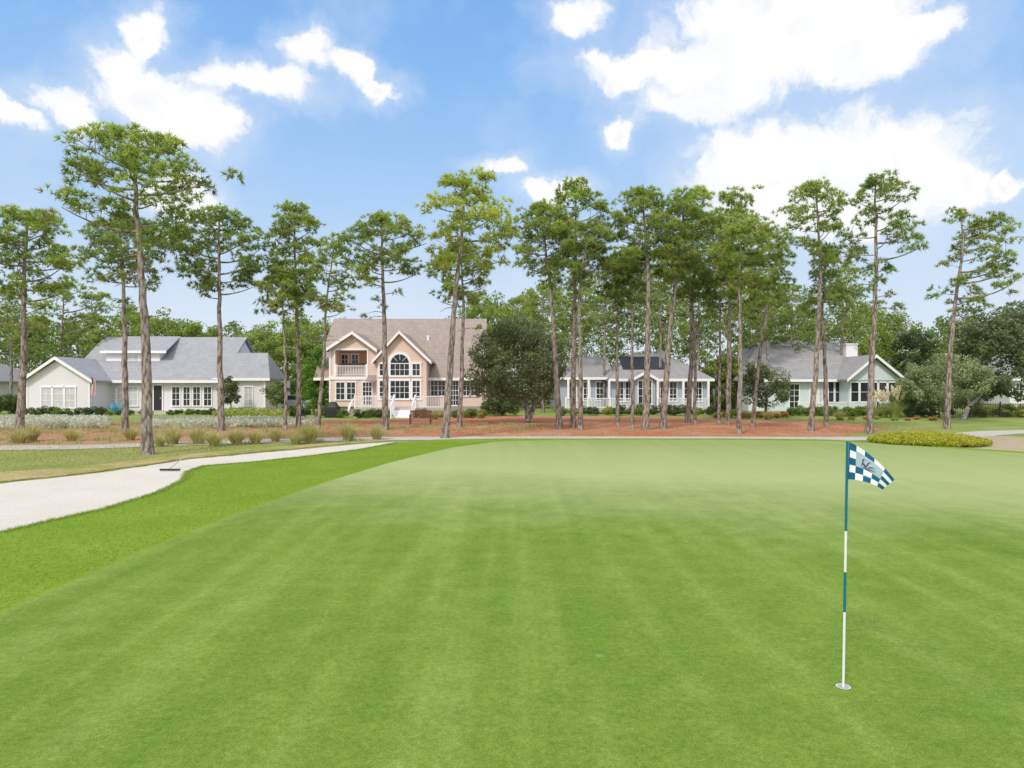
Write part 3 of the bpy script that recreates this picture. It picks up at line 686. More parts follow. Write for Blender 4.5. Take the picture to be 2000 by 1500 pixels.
m_, nt, b = newmat('stripes_and_stars_cloth'); uvn = nt.nodes.new('ShaderNodeUVMap'); sp = nt.nodes.new('ShaderNodeSeparateXYZ'); nt.links.new(uvn.outputs[0], sp.inputs[0])
s_ = math_(nt, 'MODULO', math_(nt, 'FLOOR', math_(nt, 'MULTIPLY', sp.outputs[0], 13.0)), 2.0)
bc = mix(nt, (0.5, 0.03, 0.04), (0.75, 0.75, 0.75), s_)
can = math_(nt, 'MULTIPLY', math_(nt, 'LESS_THAN', sp.outputs[0], 0.54), math_(nt, 'LESS_THAN', sp.outputs[1], 0.4))
bc = mix(nt, bc, (0.03, 0.05, 0.2), can); nt.links.new(bc, b.inputs['Base Color']); b.inputs['Roughness'].default_value = .8
part('cloth', me, m_, uf)

# ---- salmon pink two storey house
D = 57.0
h = root('house', (X(790, D), D, 0), 'two storey salmon pink house with brown roof, twin gables, deck', 'house')
xl, xr_ = X(643, D), X(736, D); xc = X(690, D)
zf = 0.75
m = MB()
bx0, bx1_, bz0, bz1 = X(655, D), X(717, D), Z(735, D), Z(684, D)
m.box(xl, xr_, D, 66, zf, bz0-.01)
m.box(xl, bx0, D, 59, bz0-.009, 5.55); m.box(bx1_, xr_, D, 59, bz0-.009, 5.55)
m.box(xl, xr_, 59.001, 66, bz0-.009, 5.55)
m.extr([(xl, 5.551), (xr_, 5.551), (xc, 6.75)], D, 66)
m.box(bx0, bx1_, D, 59, bz1, 5.55)
m.obj('wall', MAT['pink'], h)
bx1('balcony_recess', 'interior', h, bx0+.001, bx1_-.001, 58.96, 58.999, bz0+.001, bz1-.001)
railing(h, bx0+.06, bx1_-.06, D-0.02, bz0, 0.9, 'balcony_railing')
window(h, X(668, 59), X(680, 59), bz0+0.15, bz1-.3, 58.955, 2, 4); window(h, X(688, 59), X(700, 59), bz0+0.15, bz1-.3, 58.955, 2, 4)
m = MB(); m.box(bx0-.12, bx0, D-.06, D-.001, bz0, bz1+.15); m.box(bx1_, bx1_+.12, D-.06, D-.001, bz0, bz1+.15); m.box(bx0, bx1_, D-.06, D-.001, bz1, bz1+.15)
m.box(xl-.02, xr_+.02, D-.09, D-.001, bz0-.28, bz0-.02); m.box(xl, xl+.13, D-.05, D-.001, zf, bz0-.281); m.box(xl, xl+.13, D-.05, D-.001, bz0-.019, 5.4); m.obj('trim', MAT['white'], h)
roof_y(h, xl-.3, xr_+.1, D-.45, 66, 5.5, 7.0, 'rooftan', xc)
m = MB(); m.slab([(bx1_+.1, D-.9, bz0-.35), (xr_+.1, D-.9, bz0-.35), (xr_+.1, D-.002, bz0+.1), (bx1_+.1, D-.002, bz0+.1)], .1); m.obj('pent_roof', MAT['rooftan'], h)
window(h, X(657, D), X(673, D), Z(780, D), Z(747, D), D, 2, 3); window(h, X(678, D), X(694, D), Z(780, D), Z(747, D), D, 2, 3)
window(h, X(709, D), X(726, D), zf+.15, Z(747, D), D, 3, 5)
Dc = 56.2; ca, cb_, cc_ = X(735.5, Dc), X(833, Dc), X(781, Dc)
m = MB(); m.extr([(ca, zf), (cb_, zf), (cb_, Z(703, Dc)), (cc_, 6.75), (ca, Z(703, Dc))], Dc, 66); m.obj('bay_wall', MAT['pink'], h)
roof_y(h, ca-.35, cb_+.45, Dc-.4, 67, Z(706, Dc), 7.0, 'rooftan', cc_)
window(h, X(763, Dc), X(799, Dc), Z(733, Dc), Z(692, Dc), Dc, 4, 2, arch=True, fr=.14)
window(h, X(742, Dc), X(756, Dc), Z(733, Dc), Z(711, Dc), Dc, 2, 2, fr=.14); window(h, X(806, Dc), X(820, Dc), Z(733, Dc), Z(711, Dc), Dc, 2, 2, fr=.14)
window(h, X(763, Dc), X(799, Dc), Z(778, Dc), Z(744, Dc), Dc, 4, 3, fr=.14)
window(h, X(742, Dc), X(756, Dc), Z(778, Dc), Z(744, Dc), Dc, 2, 3, fr=.14); window(h, X(806, Dc), X(820, Dc), Z(778, Dc), Z(744, Dc), Dc, 2, 3, fr=.14)
bx1('wall', 'pink', h, X(828, 58), X(950, 58), 58, 70, zf, 3.2)
for xx in (X(652, 63)-.1, X(950, 62)-.2): MB().gable(xx, 58, 70, 64, 3.2, 8.4).obj('gable_wall', MAT['pink'], h)
roof_x(h, X(652, 64), X(950, 63), 57.4, 70.6, 3.15, 8.75, 'rooftan', 64.0)
for a, b_ in ((842, 854), (857, 869), (905, 917), (920, 932)): window(h, X(a, 58), X(b_, 58), zf+.9, 2.9, 58, 2, 3, 'glass')
window(h, X(880, 58), X(895, 58), zf+.1, 2.9, 58, 3, 5)
m = MB(); m.box(xl, X(950, 58), 57.2, 69, -.05, zf-.001); m.box(ca, cb_, 56.3, 57.19, -.05, zf-.001); m.obj('foundation', MAT['brickbase'], h)
m = MB(); m.tube([(X(835, 61), 61.5, 5.5), (X(835, 61), 61.5, 7.0)], [.12, .12], 10); m.obj('vent_pipe', MAT['white'], h)
bx1('deck', 'deckwood', h, X(692, 54), X(872, 54), 53.8, 56.15, zf-.2, zf-.02)
for a in np.linspace(X(694, 54), X(869, 54), 8): bx1('deck_post', 'white', h, a-.07, a+.07, 53.85, 53.99, -.05, zf-.201)
railing(h, X(694, 54), X(770, 54), 53.9, zf-.02); railing(h, X(812, 54), X(870, 54), 53.9, zf-.02)
m = MB()
for i in range(5): m.box(X(771, 54), X(811, 54), 53.78-.3*(i+1), 53.78-.3*i, -.02, zf-.15*(i+1)-.03)
m.obj('stairs', MAT['white'], h)
for px in (771, 811):
    m = MB(); xx = X(px, 54)
    m.box(xx-.05, xx+.05, 52.2, 52.3, 0, .9)
    m.slab([(xx-.04, 52.2, .98), (xx+.04, 52.2, .98), (xx+.04, 53.8, zf+.98), (xx-.04, 53.8, zf+.98)], .07)
    for i in range(9):
        yy = 52.35+i*.16; zz = (yy-52.2)/1.6*zf; m.box(xx-.02, xx+.02, yy-.02, yy+.02, zz, zz+.93)
    m.obj('stair_rail', MAT['white'], h)
m = MB(); xa = X(680, 54)
m.slab([(xa, 53.86, .3), (X(694, 54)-.07, 53.86, zf+.9), (X(694, 54)-.07, 53.94, zf+.9), (xa, 53.94, .9)], .07); m.obj('stair_rail', MAT['white'], h)

# ---- blue grey house
D = 62.0
h = root('house', (X(1280, D), D, 0), 'blue grey house with white porch railing and solar panels', 'house')
bx1('wall', 'blue', h, X(1195, D), X(1384, D), D, 73, .5, 3.1); bx1('wall', 'blue', h, X(1085, 64), X(1194.5, 64), 64, 73, .5, 3.2)
roof_x(h, X(1188, D), X(1392, D), D-.6, 73.5, 3.1, 5.7, 'roofmid', hip=3.2, hipl=3.2)
roof_x(h, X(1078, 63.4), X(1200, 63.4), 63.4, 73.5, 3.25, 5.4, 'roofmid', hip=0.01, hipl=3)
xg0, xg1 = X(1238, 60), X(1281, 60)
m = MB(); m.extr([(xg0, .5), (xg1, .5), (xg1, 3.05), ((xg0+xg1)/2, 3.5), (xg0, 3.05)], 60.2, 62); m.obj('bay_wall', MAT['blue'], h)
roof_y(h, xg0-.3, xg1+.3, 59.8, 65, 3.05, 3.75, 'roofmid')
window(h, X(1247, 60.2), X(1272, 60.2), .9, 2.9, 60.2, 3, 3)
m = MB()
zz = lambda y: 3.1+(y-61.4)/(67.45-61.4)*2.6+.05
for i in range(4):
    a = X(1215, 64)+i*1.05; m.slab([(a, 63.4, zz(63.4)), (a+1.04, 63.4, zz(63.4)), (a+1.04, 66.4, zz(66.4)), (a, 66.4, zz(66.4))], .04)
m.obj('solar_panels', MAT['solar'], h)
for a, b_ in ((1205, 1217), (1222, 1234), (1290, 1303), (1308, 1321), (1335, 1350), (1358, 1370)): window(h, X(a, D), X(b_, D), 1.1, 2.8, D, 2, 3)
for a, b_ in ((1110, 1125), (1140, 1152), (1165, 1178)): window(h, X(a, 64), X(b_, 64), 1.1, 2.8, 64, 2, 3)
bx1('foundation', 'brickbase', h, X(1085, 64), X(1384, D), 64.05, 72.9, -.05, .499); bx1('porch_floor', 'deckwood', h, X(1105, 60), X(1384, 60), 59.6, 61.99, .3, .5)
for a, b_ in ((1105, 1235), (1284, 1384)): railing(h, X(a, 59.7), X(b_, 59.7), 59.7, .5, .9)
for px in (1110, 1150, 1190, 1235, 1285, 1335, 1384):
    xx = X(px, 59.8); bx1('column', 'white', h, xx-.09, xx+.09, 59.8, 59.98, .5, 3.0)
for px in (1110, 1150, 1190, 1235, 1285, 1335, 1380):
    xx = X(px, 59.8); bx1('pier', 'brickbase', h, xx-.2, xx+.2, 59.75, 60.05, -.05, .299)

# ---- pale aqua house
D = 62.0
h = root('house', (X(1620, D), D, 0), 'pale aqua house with grey hip roof and gabled glass sunroom', 'house')
bx1('wall', 'aqua', h, X(1462, D), X(1745, D), D, 76, .2, 3.1)
bx1('foundation', 'brickbase', h, X(1462, D)-.02, X(1745, D)+.02, D-.03, 76.05, -.05, .199)
roof_x(h, X(1448, D), X(1752, D), D-.6, 76.6, 3.05, 7.0, 'roofmid', hip=2.6, hipl=4.0, yr=69)
Ds = 60.0; xa, xb, xm = X(1658, Ds), X(1756, Ds), X(1706, Ds)
m = MB(); m.extr([(xa, 2.95), (xb, 2.95), (xb, 3.15), (xm, 4.95), (xa, 3.15)], Ds, 66); m.box(xa, xb, Ds, 61.99, .2, 1.0); m.box(xa+.05, xb-.05, Ds+.15, 61.9, 1.001, 2.949)
m.obj('sunroom_wall', MAT['aqua'], h)
roof_y(h, xa-.4, xb+.4, Ds-.5, 67, 3.05, 5.2, 'roofmid', xm)
n = 5
for i in range(n):
    a = xa+.15+(xb-xa-.3)*i/n; window(h, a+.09, a+(xb-xa-.3)/n-.09, 1.1, 2.75, Ds+.12, 1, 2)
for i in range(3): window(h, X(1618, D)+i*.62, X(1618, D)+i*.62+.45, 1.0, 2.8, D, 1, 2)
window(h, X(1582, D), X(1594, D), .9, 2.7, D, 2, 3, 'blind'); window(h, X(1600, D), X(1610, D), .9, 2.7, D, 2, 3, 'blind'); window(h, X(1542, D), X(1560, D), .5, 2.6, D, 2, 4)
railing(h, X(1560, 60.5), X(1655, 60.5), 60.5, .1, .95)
m = MB(); m.box(X(1649, 66), X(1671, 66), 65.6, 66.6, 4.4, 6.4); m.box(X(1649, 66)-.06, X(1671, 66)+.06, 65.54, 66.66, 6.401, 6.55); m.obj('chimney', MAT['white'], h)

# ---- partly hidden neighbouring houses
h = root('house', (X(2030, 70), 70, 0), 'partly hidden grey house among oak trees', 'house')
bx1('wall', 'greysiding', h, X(1972, 70), X(2150, 70), 70, 80, 0, 3.2)
roof_x(h, X(1965, 70), X(2160, 70), 69.5, 80.5, 3.2, 6.0, 'roofmid', hip=3)
window(h, X(1984, 70), X(1996, 70), 1.2, 2.7, 70, 2, 2)
h = root('house', (X(-60, 66), 66, 0), 'edge of a white house with grey roof', 'house')
bx1('wall', 'greysiding', h, X(-200, 66), X(0, 66)-2, 66, 76, 0, 2.9)
roof_x(h, X(-210, 66), X(0, 66)-1.6, 65.4, 76.5, 2.9, 5.4, 'roofmid', hip=4)
window(h, X(-60, 66), X(-45, 66), 1.0, 2.5, 66, 2, 2)

# ------------------------------------------------------------- pines
pine((38, 842), [(45, 700), (42, 560), (55, 420)], -50, 158, 405, 575, 'n', 1.05, .22, 'tall pine with broad dense crown standing on pine straw', low=10)
pine((245, 847), [(243, 700), (240, 560), (232, 440)], 160, 335, 425, 550, 'd', .9, .18, 'slender pine with dark crown behind a larger pine', low=5)
pine((288, 888), [(280, 700), (268, 480), (262, 380), (265, 260)], 92, 408, 248, 460, 'n', .9, .21, 'largest pine with wide spreading crown beside the bunker', low=8)
pine((433, 842), [(428, 700), (427, 560), (425, 420)], 335, 520, 405, 570, 'd', 1.0, .19, 'pine with rounded dark green crown')
pine((558, 840), [(556, 700), (552, 560), (550, 525)], 508, 600, 520, 615, 'n', .8, .11, 'thin young pine with a small crown')
pine((583, 838), [(582, 700), (578, 560), (575, 410)], 515, 640, 398, 585, 'n', .95, .16, 'narrow pine with tall tapering crown')
pine((621, 840), [(630, 700), (640, 580), (652, 475)], 598, 702, 465, 610, 'n', .6, .12, 'slender leaning pine with sparse crown', low=6)
pine((753, 840), [(751, 700), (750, 570), (745, 425)], 672, 838, 414, 550, 'n', .9, .19, 'pine with spreading rounded crown', low=7)
pine((869, 856), [(880, 700), (890, 560), (905, 440), (905, 345)], 830, 1022, 333, 515, 'y', .9, .19, 'tall pine with light yellow green crown', low=5)
pine((897, 834), [(903, 700), (905, 590), (900, 480)], 840, 965, 470, 590, 'n', .85, .16, 'pine with shaded crown next to a lighter pine', low=5)
pine((1092, 837), [(1085, 700), (1075, 560), (1055, 410)], 982, 1110, 393, 540, 'n', .95, .19, 'pine leaning slightly with layered crown', low=4)
pine((1119, 835), [(1120, 700), (1124, 520), (1125, 365)], 1060, 1200, 352, 525, 'n', .95, .18, 'tall straight pine with layered crown', low=3)
pine((1134, 840), [(1134, 700), (1130, 560), (1150, 450)], 1100, 1215, 430, 560, 'd', .8, .15, 'thin straight pine with shaded crown', low=3)
pine((1207, 834), [(1206, 700), (1206, 580), (1208, 500)], 1165, 1245, 490, 590, 'd', .7, .12, 'thin pine in the cluster of pines', low=3)
pine((1235, 838), [(1236, 700), (1234, 560), (1235, 500)], 1195, 1275, 480, 590, 'd', .7, .11, 'thin pine in the cluster of pines', low=3)
pine((1261, 840), [(1264, 700), (1266, 540), (1255, 380)], 1185, 1322, 362, 530, 'n', 1.05, .21, 'sturdy pine with dense rounded crown', low=3)
pine((1295, 838), [(1303, 700), (1318, 550), (1340, 385)], 1285, 1415, 364, 530, 'n', 1.05, .20, 'leaning pine with dense rounded crown', low=3)
pine((1343, 826), [(1350, 700), (1352, 580), (1370, 430)], 1320, 1425, 415, 575, 'd', .9, .19, 'thick trunked pine in the cluster of pines', low=2)
pine((1357, 829), [(1358, 700), (1356, 600), (1340, 490)], 1290, 1390, 480, 590, 'd', .7, .12, 'thin pine in the cluster of pines')
pine((1404, 829), [(1406, 700), (1408, 600), (1405, 500)], 1365, 1450, 490, 600, 'd', .7, .12, 'thin pine in the cluster of pines')
pine((1421, 830), [(1424, 700), (1426, 560), (1428, 380)], 1388, 1490, 370, 530, 'n', .9, .15, 'tall slim pine with pointed crown', low=3)
pine((1443, 848), [(1445, 700), (1445, 560), (1450, 440)], 1398, 1505, 425, 560, 'n', .9, .14, 'slim pine standing at the edge of the pine straw', low=4)
pine((1469, 835), [(1482, 700), (1496, 600), (1505, 450)], 1455, 1552, 435, 590, 'n', .85, .13, 'slim pine leaning over the pine straw', low=3)
pine((1583, 842), [(1592, 700), (1600, 520), (1592, 365)], 1530, 1662, 350, 510, 'n', .7, .16, 'tall pine with open airy crown', low=6)
pine((1614, 833), [(1612, 700), (1606, 600), (1615, 500)], 1570, 1668, 490, 600, 'd', .6, .15, 'pine with lower thin crown', low=6)
pine((1697, 847), [(1702, 700), (1712, 540), (1706, 352)], 1650, 1812, 340, 530, 'd', .6, .18, 'tall isolated pine with open layered crown', low=6)
pine((1849, 838), [(1856, 680), (1872, 560), (1884, 480), (1878, 415)], 1868, 2000, 405, 600, 'n', .6, .17, 'windswept pine with branches reaching to one side', side=1, low=3)
bg = 'pine trees behind the houses'
for (bx_, by_, tx, x0, x1, yt, yb, tn) in ((120, 803, 128, 80, 220, 545, 690, 'n'), (20, 806, 10, -60, 90, 560, 700, 'n'), (180, 803, 178, 140, 215, 570, 700, 'n'), (1640, 803, 1650, 1590, 1710, 515, 660, 'n'), (1180, 805, 1185, 1120, 1235, 510, 650, 'n'),
                                            (1060, 806, 1062, 1010, 1110, 550, 670, 'n'), (1500, 806, 1500, 1450, 1560, 535, 660, 'n'), (1290, 805, 1290, 1230, 1350, 490, 640, 'n'), (1425, 805, 1425, 1365, 1485, 495, 650, 'n'), (1365, 803, 1365, 1310, 1420, 510, 670, 'n'),
                                            (1120, 801, 1120, 1065, 1180, 530, 670, 'n'), (1235, 801, 1235, 1180, 1295, 520, 670, 'd'), (1465, 801, 1465, 1410, 1525, 530, 670, 'n'), (1545, 802, 1545, 1500, 1600, 555, 680, 'd'), (1010, 801, 1010, 960, 1060, 575, 700, 'n')):
    pine((bx_, by_), [(bx_, 700), (tx, yt+15)], x0, x1, yt, yb, tn, .6, .16, 'distant pine rising above the rooftops', group=bg)

# ------------------------------------------------------------- oaks and shrubs
def ob(px, D, dx=0.0): return (X(px, D), D)
D = 46.0
def P3(px, py, D, r): return (X(px, D), D+R.uniform(-.3, .3), Z(py, D), r)
leafy_tree('live_oak_tree', ob(1030, D), [[P3(1032, 828, D, .22), P3(1030, 800, D, .18), P3(1012, 775, D, .13), P3(985, 740, D, .06)], [P3(1032, 822, D, .2), P3(1045, 790, D, .14), P3(1070, 755, D, .06)],
    [P3(1030, 805, D, .15), P3(1026, 760, D, .1), P3(1020, 700, D, .05)], [P3(1012, 780, D, .1), P3(975, 768, D, .07), P3(945, 750, D, .04)]],
    [(X(1005, D), D, Z(705, D), 3.0, 2.6, 2.6), (X(960, D), D, Z(735, D), 1.7, 1.8, 1.5), (X(1062, D), D, Z(720, D), 1.6, 1.8, 2.1), (X(1010, D), D, Z(655, D), 1.9, 2, 1.2), (X(1030, D), D, Z(765, D), 2.1, 1.6, .7)],
    190, (.35, .7), 110, .085, (.06, .085, .04), (.27, .30, .16), 'large dark evergreen live oak with spreading forked trunk')
D = 52.0
leafy_tree('live_oak_tree', ob(1840, D), [[P3(1845, 810, D, .15), P3(1840, 775, D, .1), P3(1815, 740, D, .05)], [P3(1848, 800, D, .12), P3(1870, 760, D, .06)]],
    [(X(1845, D), D, Z(742, D), 3.1, 2.2, 1.7), (X(1790, D), D, Z(750, D), 1.0, 1.2, 1.2), (X(1900, D), D, Z(735, D), 1.3, 1.4, 1.2)], 120, (.35, .6), 110, .085, (.13, .16, .08), (.42, .47, .26), 'low silvery green live oak beside the fence')
D = 56.0
leafy_tree('live_oak_tree', ob(1885, D), [[P3(1872, 832, 50, .2), P3(1893, 795, 51, .16), P3(1912, 770, 53, .12), P3(1930, 720, D, .07)], [P3(1893, 795, 51, .12), P3(1885, 760, 53, .07)]],
    [(X(1960, D), D, Z(690, D), 3.8, 3, 4.0), (X(1905, D), D, Z(660, D), 2.2, 2.4, 2.2), (X(2010, D), D, Z(650, D), 2.6, 2.6, 2.8), (X(1900, D), D, Z(765, D), 1.6, 1.6, 1.2)], 210, (.45, .8), 110, .11, (.06, .085, .04), (.27, .31, .16), 'large dark live oak leaning over the garden')
D = 54.0
leafy_tree('live_oak_tree', ob(1498, D), [[P3(1497, 812, D, .13), P3(1498, 780, D, .1), P3(1492, 740, D, .05)]],
    [(X(1495, D), D, Z(755, D), 1.9, 1.6, 1.7), (X(1475, D), D, Z(730, D), .9, 1, .9)], 80, (.3, .5), 100, .08, (.07, .10, .04), (.27, .31, .15), 'small rounded dark green oak near the pale house')
D = 58.5
leafy_tree('conifer_tree', ob(612, D), [[P3(612, 815, D, .12), P3(614, 780, D, .1), P3(614, 740, D, .04)]],
    [(X(612, D), D, Z(770, D), 1.25, 1.2, 1.6), (X(616, D), D, Z(725, D), .95, 1, 1.7), (X(622, D), D, Z(690, D), .5, .5, 1.0)], 90, (.25, .45), 110, .07, (.06, .15, .02), (.22, .38, .05), 'bright green conical evergreen beside the pink house')
leafy_tree('broadleaf_tree', ob(540, 56), [[P3(540, 815, 56, .07), P3(541, 775, 56, .04)]], [(X(540, 56), 56, Z(768, 56), .95, .9, 1.0)], 36, (.2, .4), 100, .07, (.09, .13, .03), (.28, .33, .12), 'small rounded ornamental tree by the grey house')
leafy_tree('broadleaf_tree', ob(450, 59), [[P3(450, 808, 59, .07), P3(450, 775, 59, .04)]], [(X(450, 59), 59, Z(765, 59), .75, .7, 1.25)], 36, (.2, .4), 100, .07, (.05, .08, .03), (.17, .22, .08), 'dark upright tree against the grey house wall')
leafy_tree('cedar_tree', ob(1765, 55), None, [(X(1765, 55), 55, Z(775, 55), .85, .8, 1.3)], 50, (.2, .4), 100, .07, (.07, .17, .03), (.24, .38, .08), 'bright green upright cedar shrub')
leafy_tree('broadleaf_tree', ob(1790, 72), [[P3(1790, 798, 72, .15), P3(1790, 760, 72, .1)]], [(X(1785, 72), 72, Z(700, 72), 2.2, 2, 3.2)], 80, (.4, .7), 90, .12, (.03, .055, .025), (.14, .19, .08), 'dark evergreen tree behind the fence')
leafy_tree('broadleaf_tree', ob(1395, 64), [[P3(1395, 805, 64, .15), P3(1395, 760, 64, .1)]], [(X(1410, 66), 66, Z(745, 66), 2.0, 2, 2.6)], 80, (.4, .7), 90, .12, (.09, .14, .03), (.34, .40, .10), 'light green tree between two houses')
for px, D, pt, w_ in ((205, 78, 640, 2.0), (250, 80, 600, 2.6), (315, 78, 612, 2.6), (380, 82, 628, 2.2), (500, 76, 640, 2.4), (560, 78, 625, 2.6), (620, 80, 622, 2.6), (930, 76, 575, 3.0), (985, 78, 580, 3.0), (1700, 80, 600, 2.8), (1560, 82, 590, 2.8)):
    zt = Z(pt, D); leafy_tree('broadleaf_tree', ob(px, D), [[(X(px, D), D, 0, .2), (X(px, D), D, zt*.5, .14), (X(px, D), D, zt*.8, .05)]], [(X(px, D), D, zt*.70, w_, w_, zt*.30), (X(px, D)+.7, D, zt*.42, w_*.9, w_, zt*.3)], 80, (.5, .85), 90, .13, (.10, .15, .035), (.40, .49, .11), 'bright green leafy tree behind the houses', group='leafy trees behind the houses')

def shrub_shape(kind, w, hgt, lo, hi, n=22, size=.05):
    C, rad = lobes([(0, 0, hgt*.5, w*.42, w*.42, hgt*.38)], n, w*.12, w*.22, .5)
    V, Fc, cl = leaf_cloud(C, rad, 90, size, lo, hi); V[:, 2] = np.maximum(V[:, 2], 0.01)
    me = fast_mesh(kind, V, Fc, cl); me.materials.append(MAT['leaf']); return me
SH = {'g': [shrub_shape('shrub', 1.3, .9, (.07, .12, .03), (.25, .34, .08)) for _ in range(3)],
      'l': [shrub_shape('shrub', 1.3, .8, (.16, .21, .04), (.46, .50, .12)) for _ in range(2)],
      'd': [shrub_shape('shrub', 1.3, 1.0, (.045, .075, .028), (.16, .21, .08)) for _ in range(2)],
      'o': [shrub_shape('shrub', 1.1, .7, (.34, .16, .06), (.62, .40, .12)) for _ in range(2)]}
SL = {'g': 'rounded green foundation shrub', 'l': 'light yellow green garden shrub', 'd': 'dark green clipped shrub', 'o': 'low orange tinged flowering shrub'}
def shrub(px, D, k, s=1.0, sz=1.0):
    o = bpy.data.objects.new('shrub', SH[k][R.integers(len(SH[k]))]); put(o)
    o.location = (X(px, D), D, 0); o.rotation_euler[2] = R.uniform(0, 6.28); o.scale = (s, s, s*sz)
    o['label'] = SL[k]; o['category'] = 'shrub'; o['group'] = 'garden shrubs around the houses'
for px in range(60, 205, 17): shrub(px+R.uniform(-4, 4), 55.5+R.uniform(-1, 1), R.choice(['g', 'd', 'l']), R.uniform(.55, .9))
for px in range(196, 300, 20): shrub(px+R.uniform(-4, 4), 57.2, R.choice(['g', 'd', 'l']), R.uniform(.45, .65))
for px in list(range(335, 430, 15)): shrub(px+R.uniform(-4, 4), 58.5+R.uniform(-1, 0), R.choice(['g', 'd']), R.uniform(.6, .8), .8)
for px in range(440, 545, 13): shrub(px+R.uniform(-3, 3), 55+R.uniform(-2, 2), R.choice(['g', 'l', 'l']), R.uniform(.6, .95))
for px in (560, 578, 595, 630, 668): shrub(px, 54+R.uniform(-1, 1), R.choice(['g', 'd']), R.uniform(.7, 1.0))
for px in (700, 718, 735, 752, 825, 840, 856, 890, 905, 922, 940): shrub(px, 52.6+R.uniform(-.3, .3), R.choice(['g', 'l', 'd']), R.uniform(.65, .85))
for px in (958, 975, 995): shrub(px, 56, 'd', 1.4, 1.3)
for px in range(1100, 1400, 22): shrub(px+R.uniform(-5, 5), 57.5+R.uniform(-1, 1), R.choice(['g', 'd', 'd', 'l']), R.uniform(.7, 1.1))
for px in range(1400, 1540, 17): shrub(px+R.uniform(-5, 5), 52+R.uniform(-1, 2), R.choice(['l', 'g', 'o', 'o']), R.uniform(.55, .95))
for px in range(1548, 1700, 14): shrub(px+R.uniform(-3, 3), 56.5+R.uniform(-.6, .6), R.choice(['g', 'd', 'g']), R.uniform(.7, .95), 1.0)
for px in range(1640, 1860, 26): shrub(px+R.uniform(-5, 5), 49+R.uniform(-1, 1.5), R.choice(['l', 'o', 'l']), R.uniform(.4, .65), .7)
for px in range(1905, 2060, 15): shrub(px+R.uniform(-3, 3), 54+R.uniform(-.5, .5), R.choice(['l', 'g', 'l']), R.uniform(.9, 1.15), 1.1)
for px in (1655, 1668, 1780, 1800, 1820, 1850): shrub(px, 54.5, R.choice(['g', 'd']), R.uniform(.8, 1.0))
for px in (5, 20, 30): shrub(px, 60, 'd', 1.3, 1.4)

def grass_clump(w, hgt, n, lo, hi, plume=False):
    a = R.uniform(0, 2*pi, n); rr = R.random(n)**.6; L = hgt*R.uniform(.7, 1.15, n)
    d = np.stack([np.cos(a), np.sin(a), 0*a], 1); k = 4
    base = d*(rr*w*.14)[:, None]
    side = np.stack([-np.sin(a), np.cos(a), 0*a], 1)*.011
    pts = []
    for j in range(k+1):
        t = j/k; p = base+d*(rr*w*.5*t**1.7)[:, None]; p[:, 2] = L*(t-.28*rr*t*t*1.3); ww = (1-t*.85)
        pts += [p-side*ww, p+side*ww]
    V = np.stack(pts, 1).reshape(-1, 3); B = np.arange(n)[:, None]*(2*(k+1)); Fc = []
    for j in range(k): Fc.append(np.hstack([B+2*j, B+2*j+1, B+2*j+3, B+2*j+2]))
    Fc = np.vstack(Fc); t = R.random(n)[:, None]; c = np.array(lo)*(1-t)+np.array(hi)*t
    me = fast_mesh('grass_clump', V, Fc, np.repeat(c, 2*(k+1), 0)); me.materials.append(MAT['leaf']); return me
GC = [grass_clump(1.25, .74, 460, (.28, .29, .11), (.70, .62, .34)) for _ in range(4)]
for px, py in ((38, 866), (62, 862), (140, 862), (255, 860), (312, 872), (337, 868), (388, 868), (418, 872), (462, 868), (500, 867), (538, 863), (578, 868), (606, 865), (680, 861), (736, 859), (590, 862)):
    g = gp(px, py); o = bpy.data.objects.new('ornamental_grass', GC[R.integers(4)]); put(o); o.location = (g[0], g[1], 0); s = R.uniform(.75, 1.15); o.scale = (s, s, s*R.uniform(.9, 1.25)); o.rotation_euler[2] = R.uniform(0, 6)
    o['label'] = 'tan green ornamental grass clump in pine straw'; o['category'] = 'grass clump'; o['group'] = 'ornamental grasses beside the cart path'
for px, D, s in ((1708, 53, 1.0), (1725, 53.5, 1.2), (1748, 53, 1.4), (1640, 50, .6), (1500, 50, .6), (850, 50.5, .5)):
    if s >= 1:
        rt = root('pampas_grass', (X(px, D), D, 0), 'tall pampas grass with cream feathery plumes', 'grass')
        me = grass_clump(1.6*s, 1.15*s, 500, (.22, .28, .09), (.52, .54, .25)); me.materials.clear(); part('leaves', me, MAT['leaf'], rt)
        C = []
        for k in range(14):
            a = R.uniform(0, 6.28); r = R.uniform(.05, .45)*s; z = R.uniform(1.15, 1.65)*s
            for q in range(6): C.append((cos(a)*r*(1+.08*q), sin(a)*r*(1+.08*q), z-.25+.09*q))
        V, Fc, cl = leaf_cloud(C, np.full(len(C), .08), 16, .055, (.66, .58, .48), (.92, .87, .78), 1.2); part('plumes', fast_mesh('plumes', V, Fc, cl), MAT['leaf'], rt)
    else:
        o = bpy.data.objects.new('ornamental_grass', GC[0]); put(o); o.location = (X(px, D), D, 0); o['label'] = 'tan green ornamental grass clump near shrubs'; o['category'] = 'grass clump'; o['group'] = 'ornamental grasses beside the cart path'

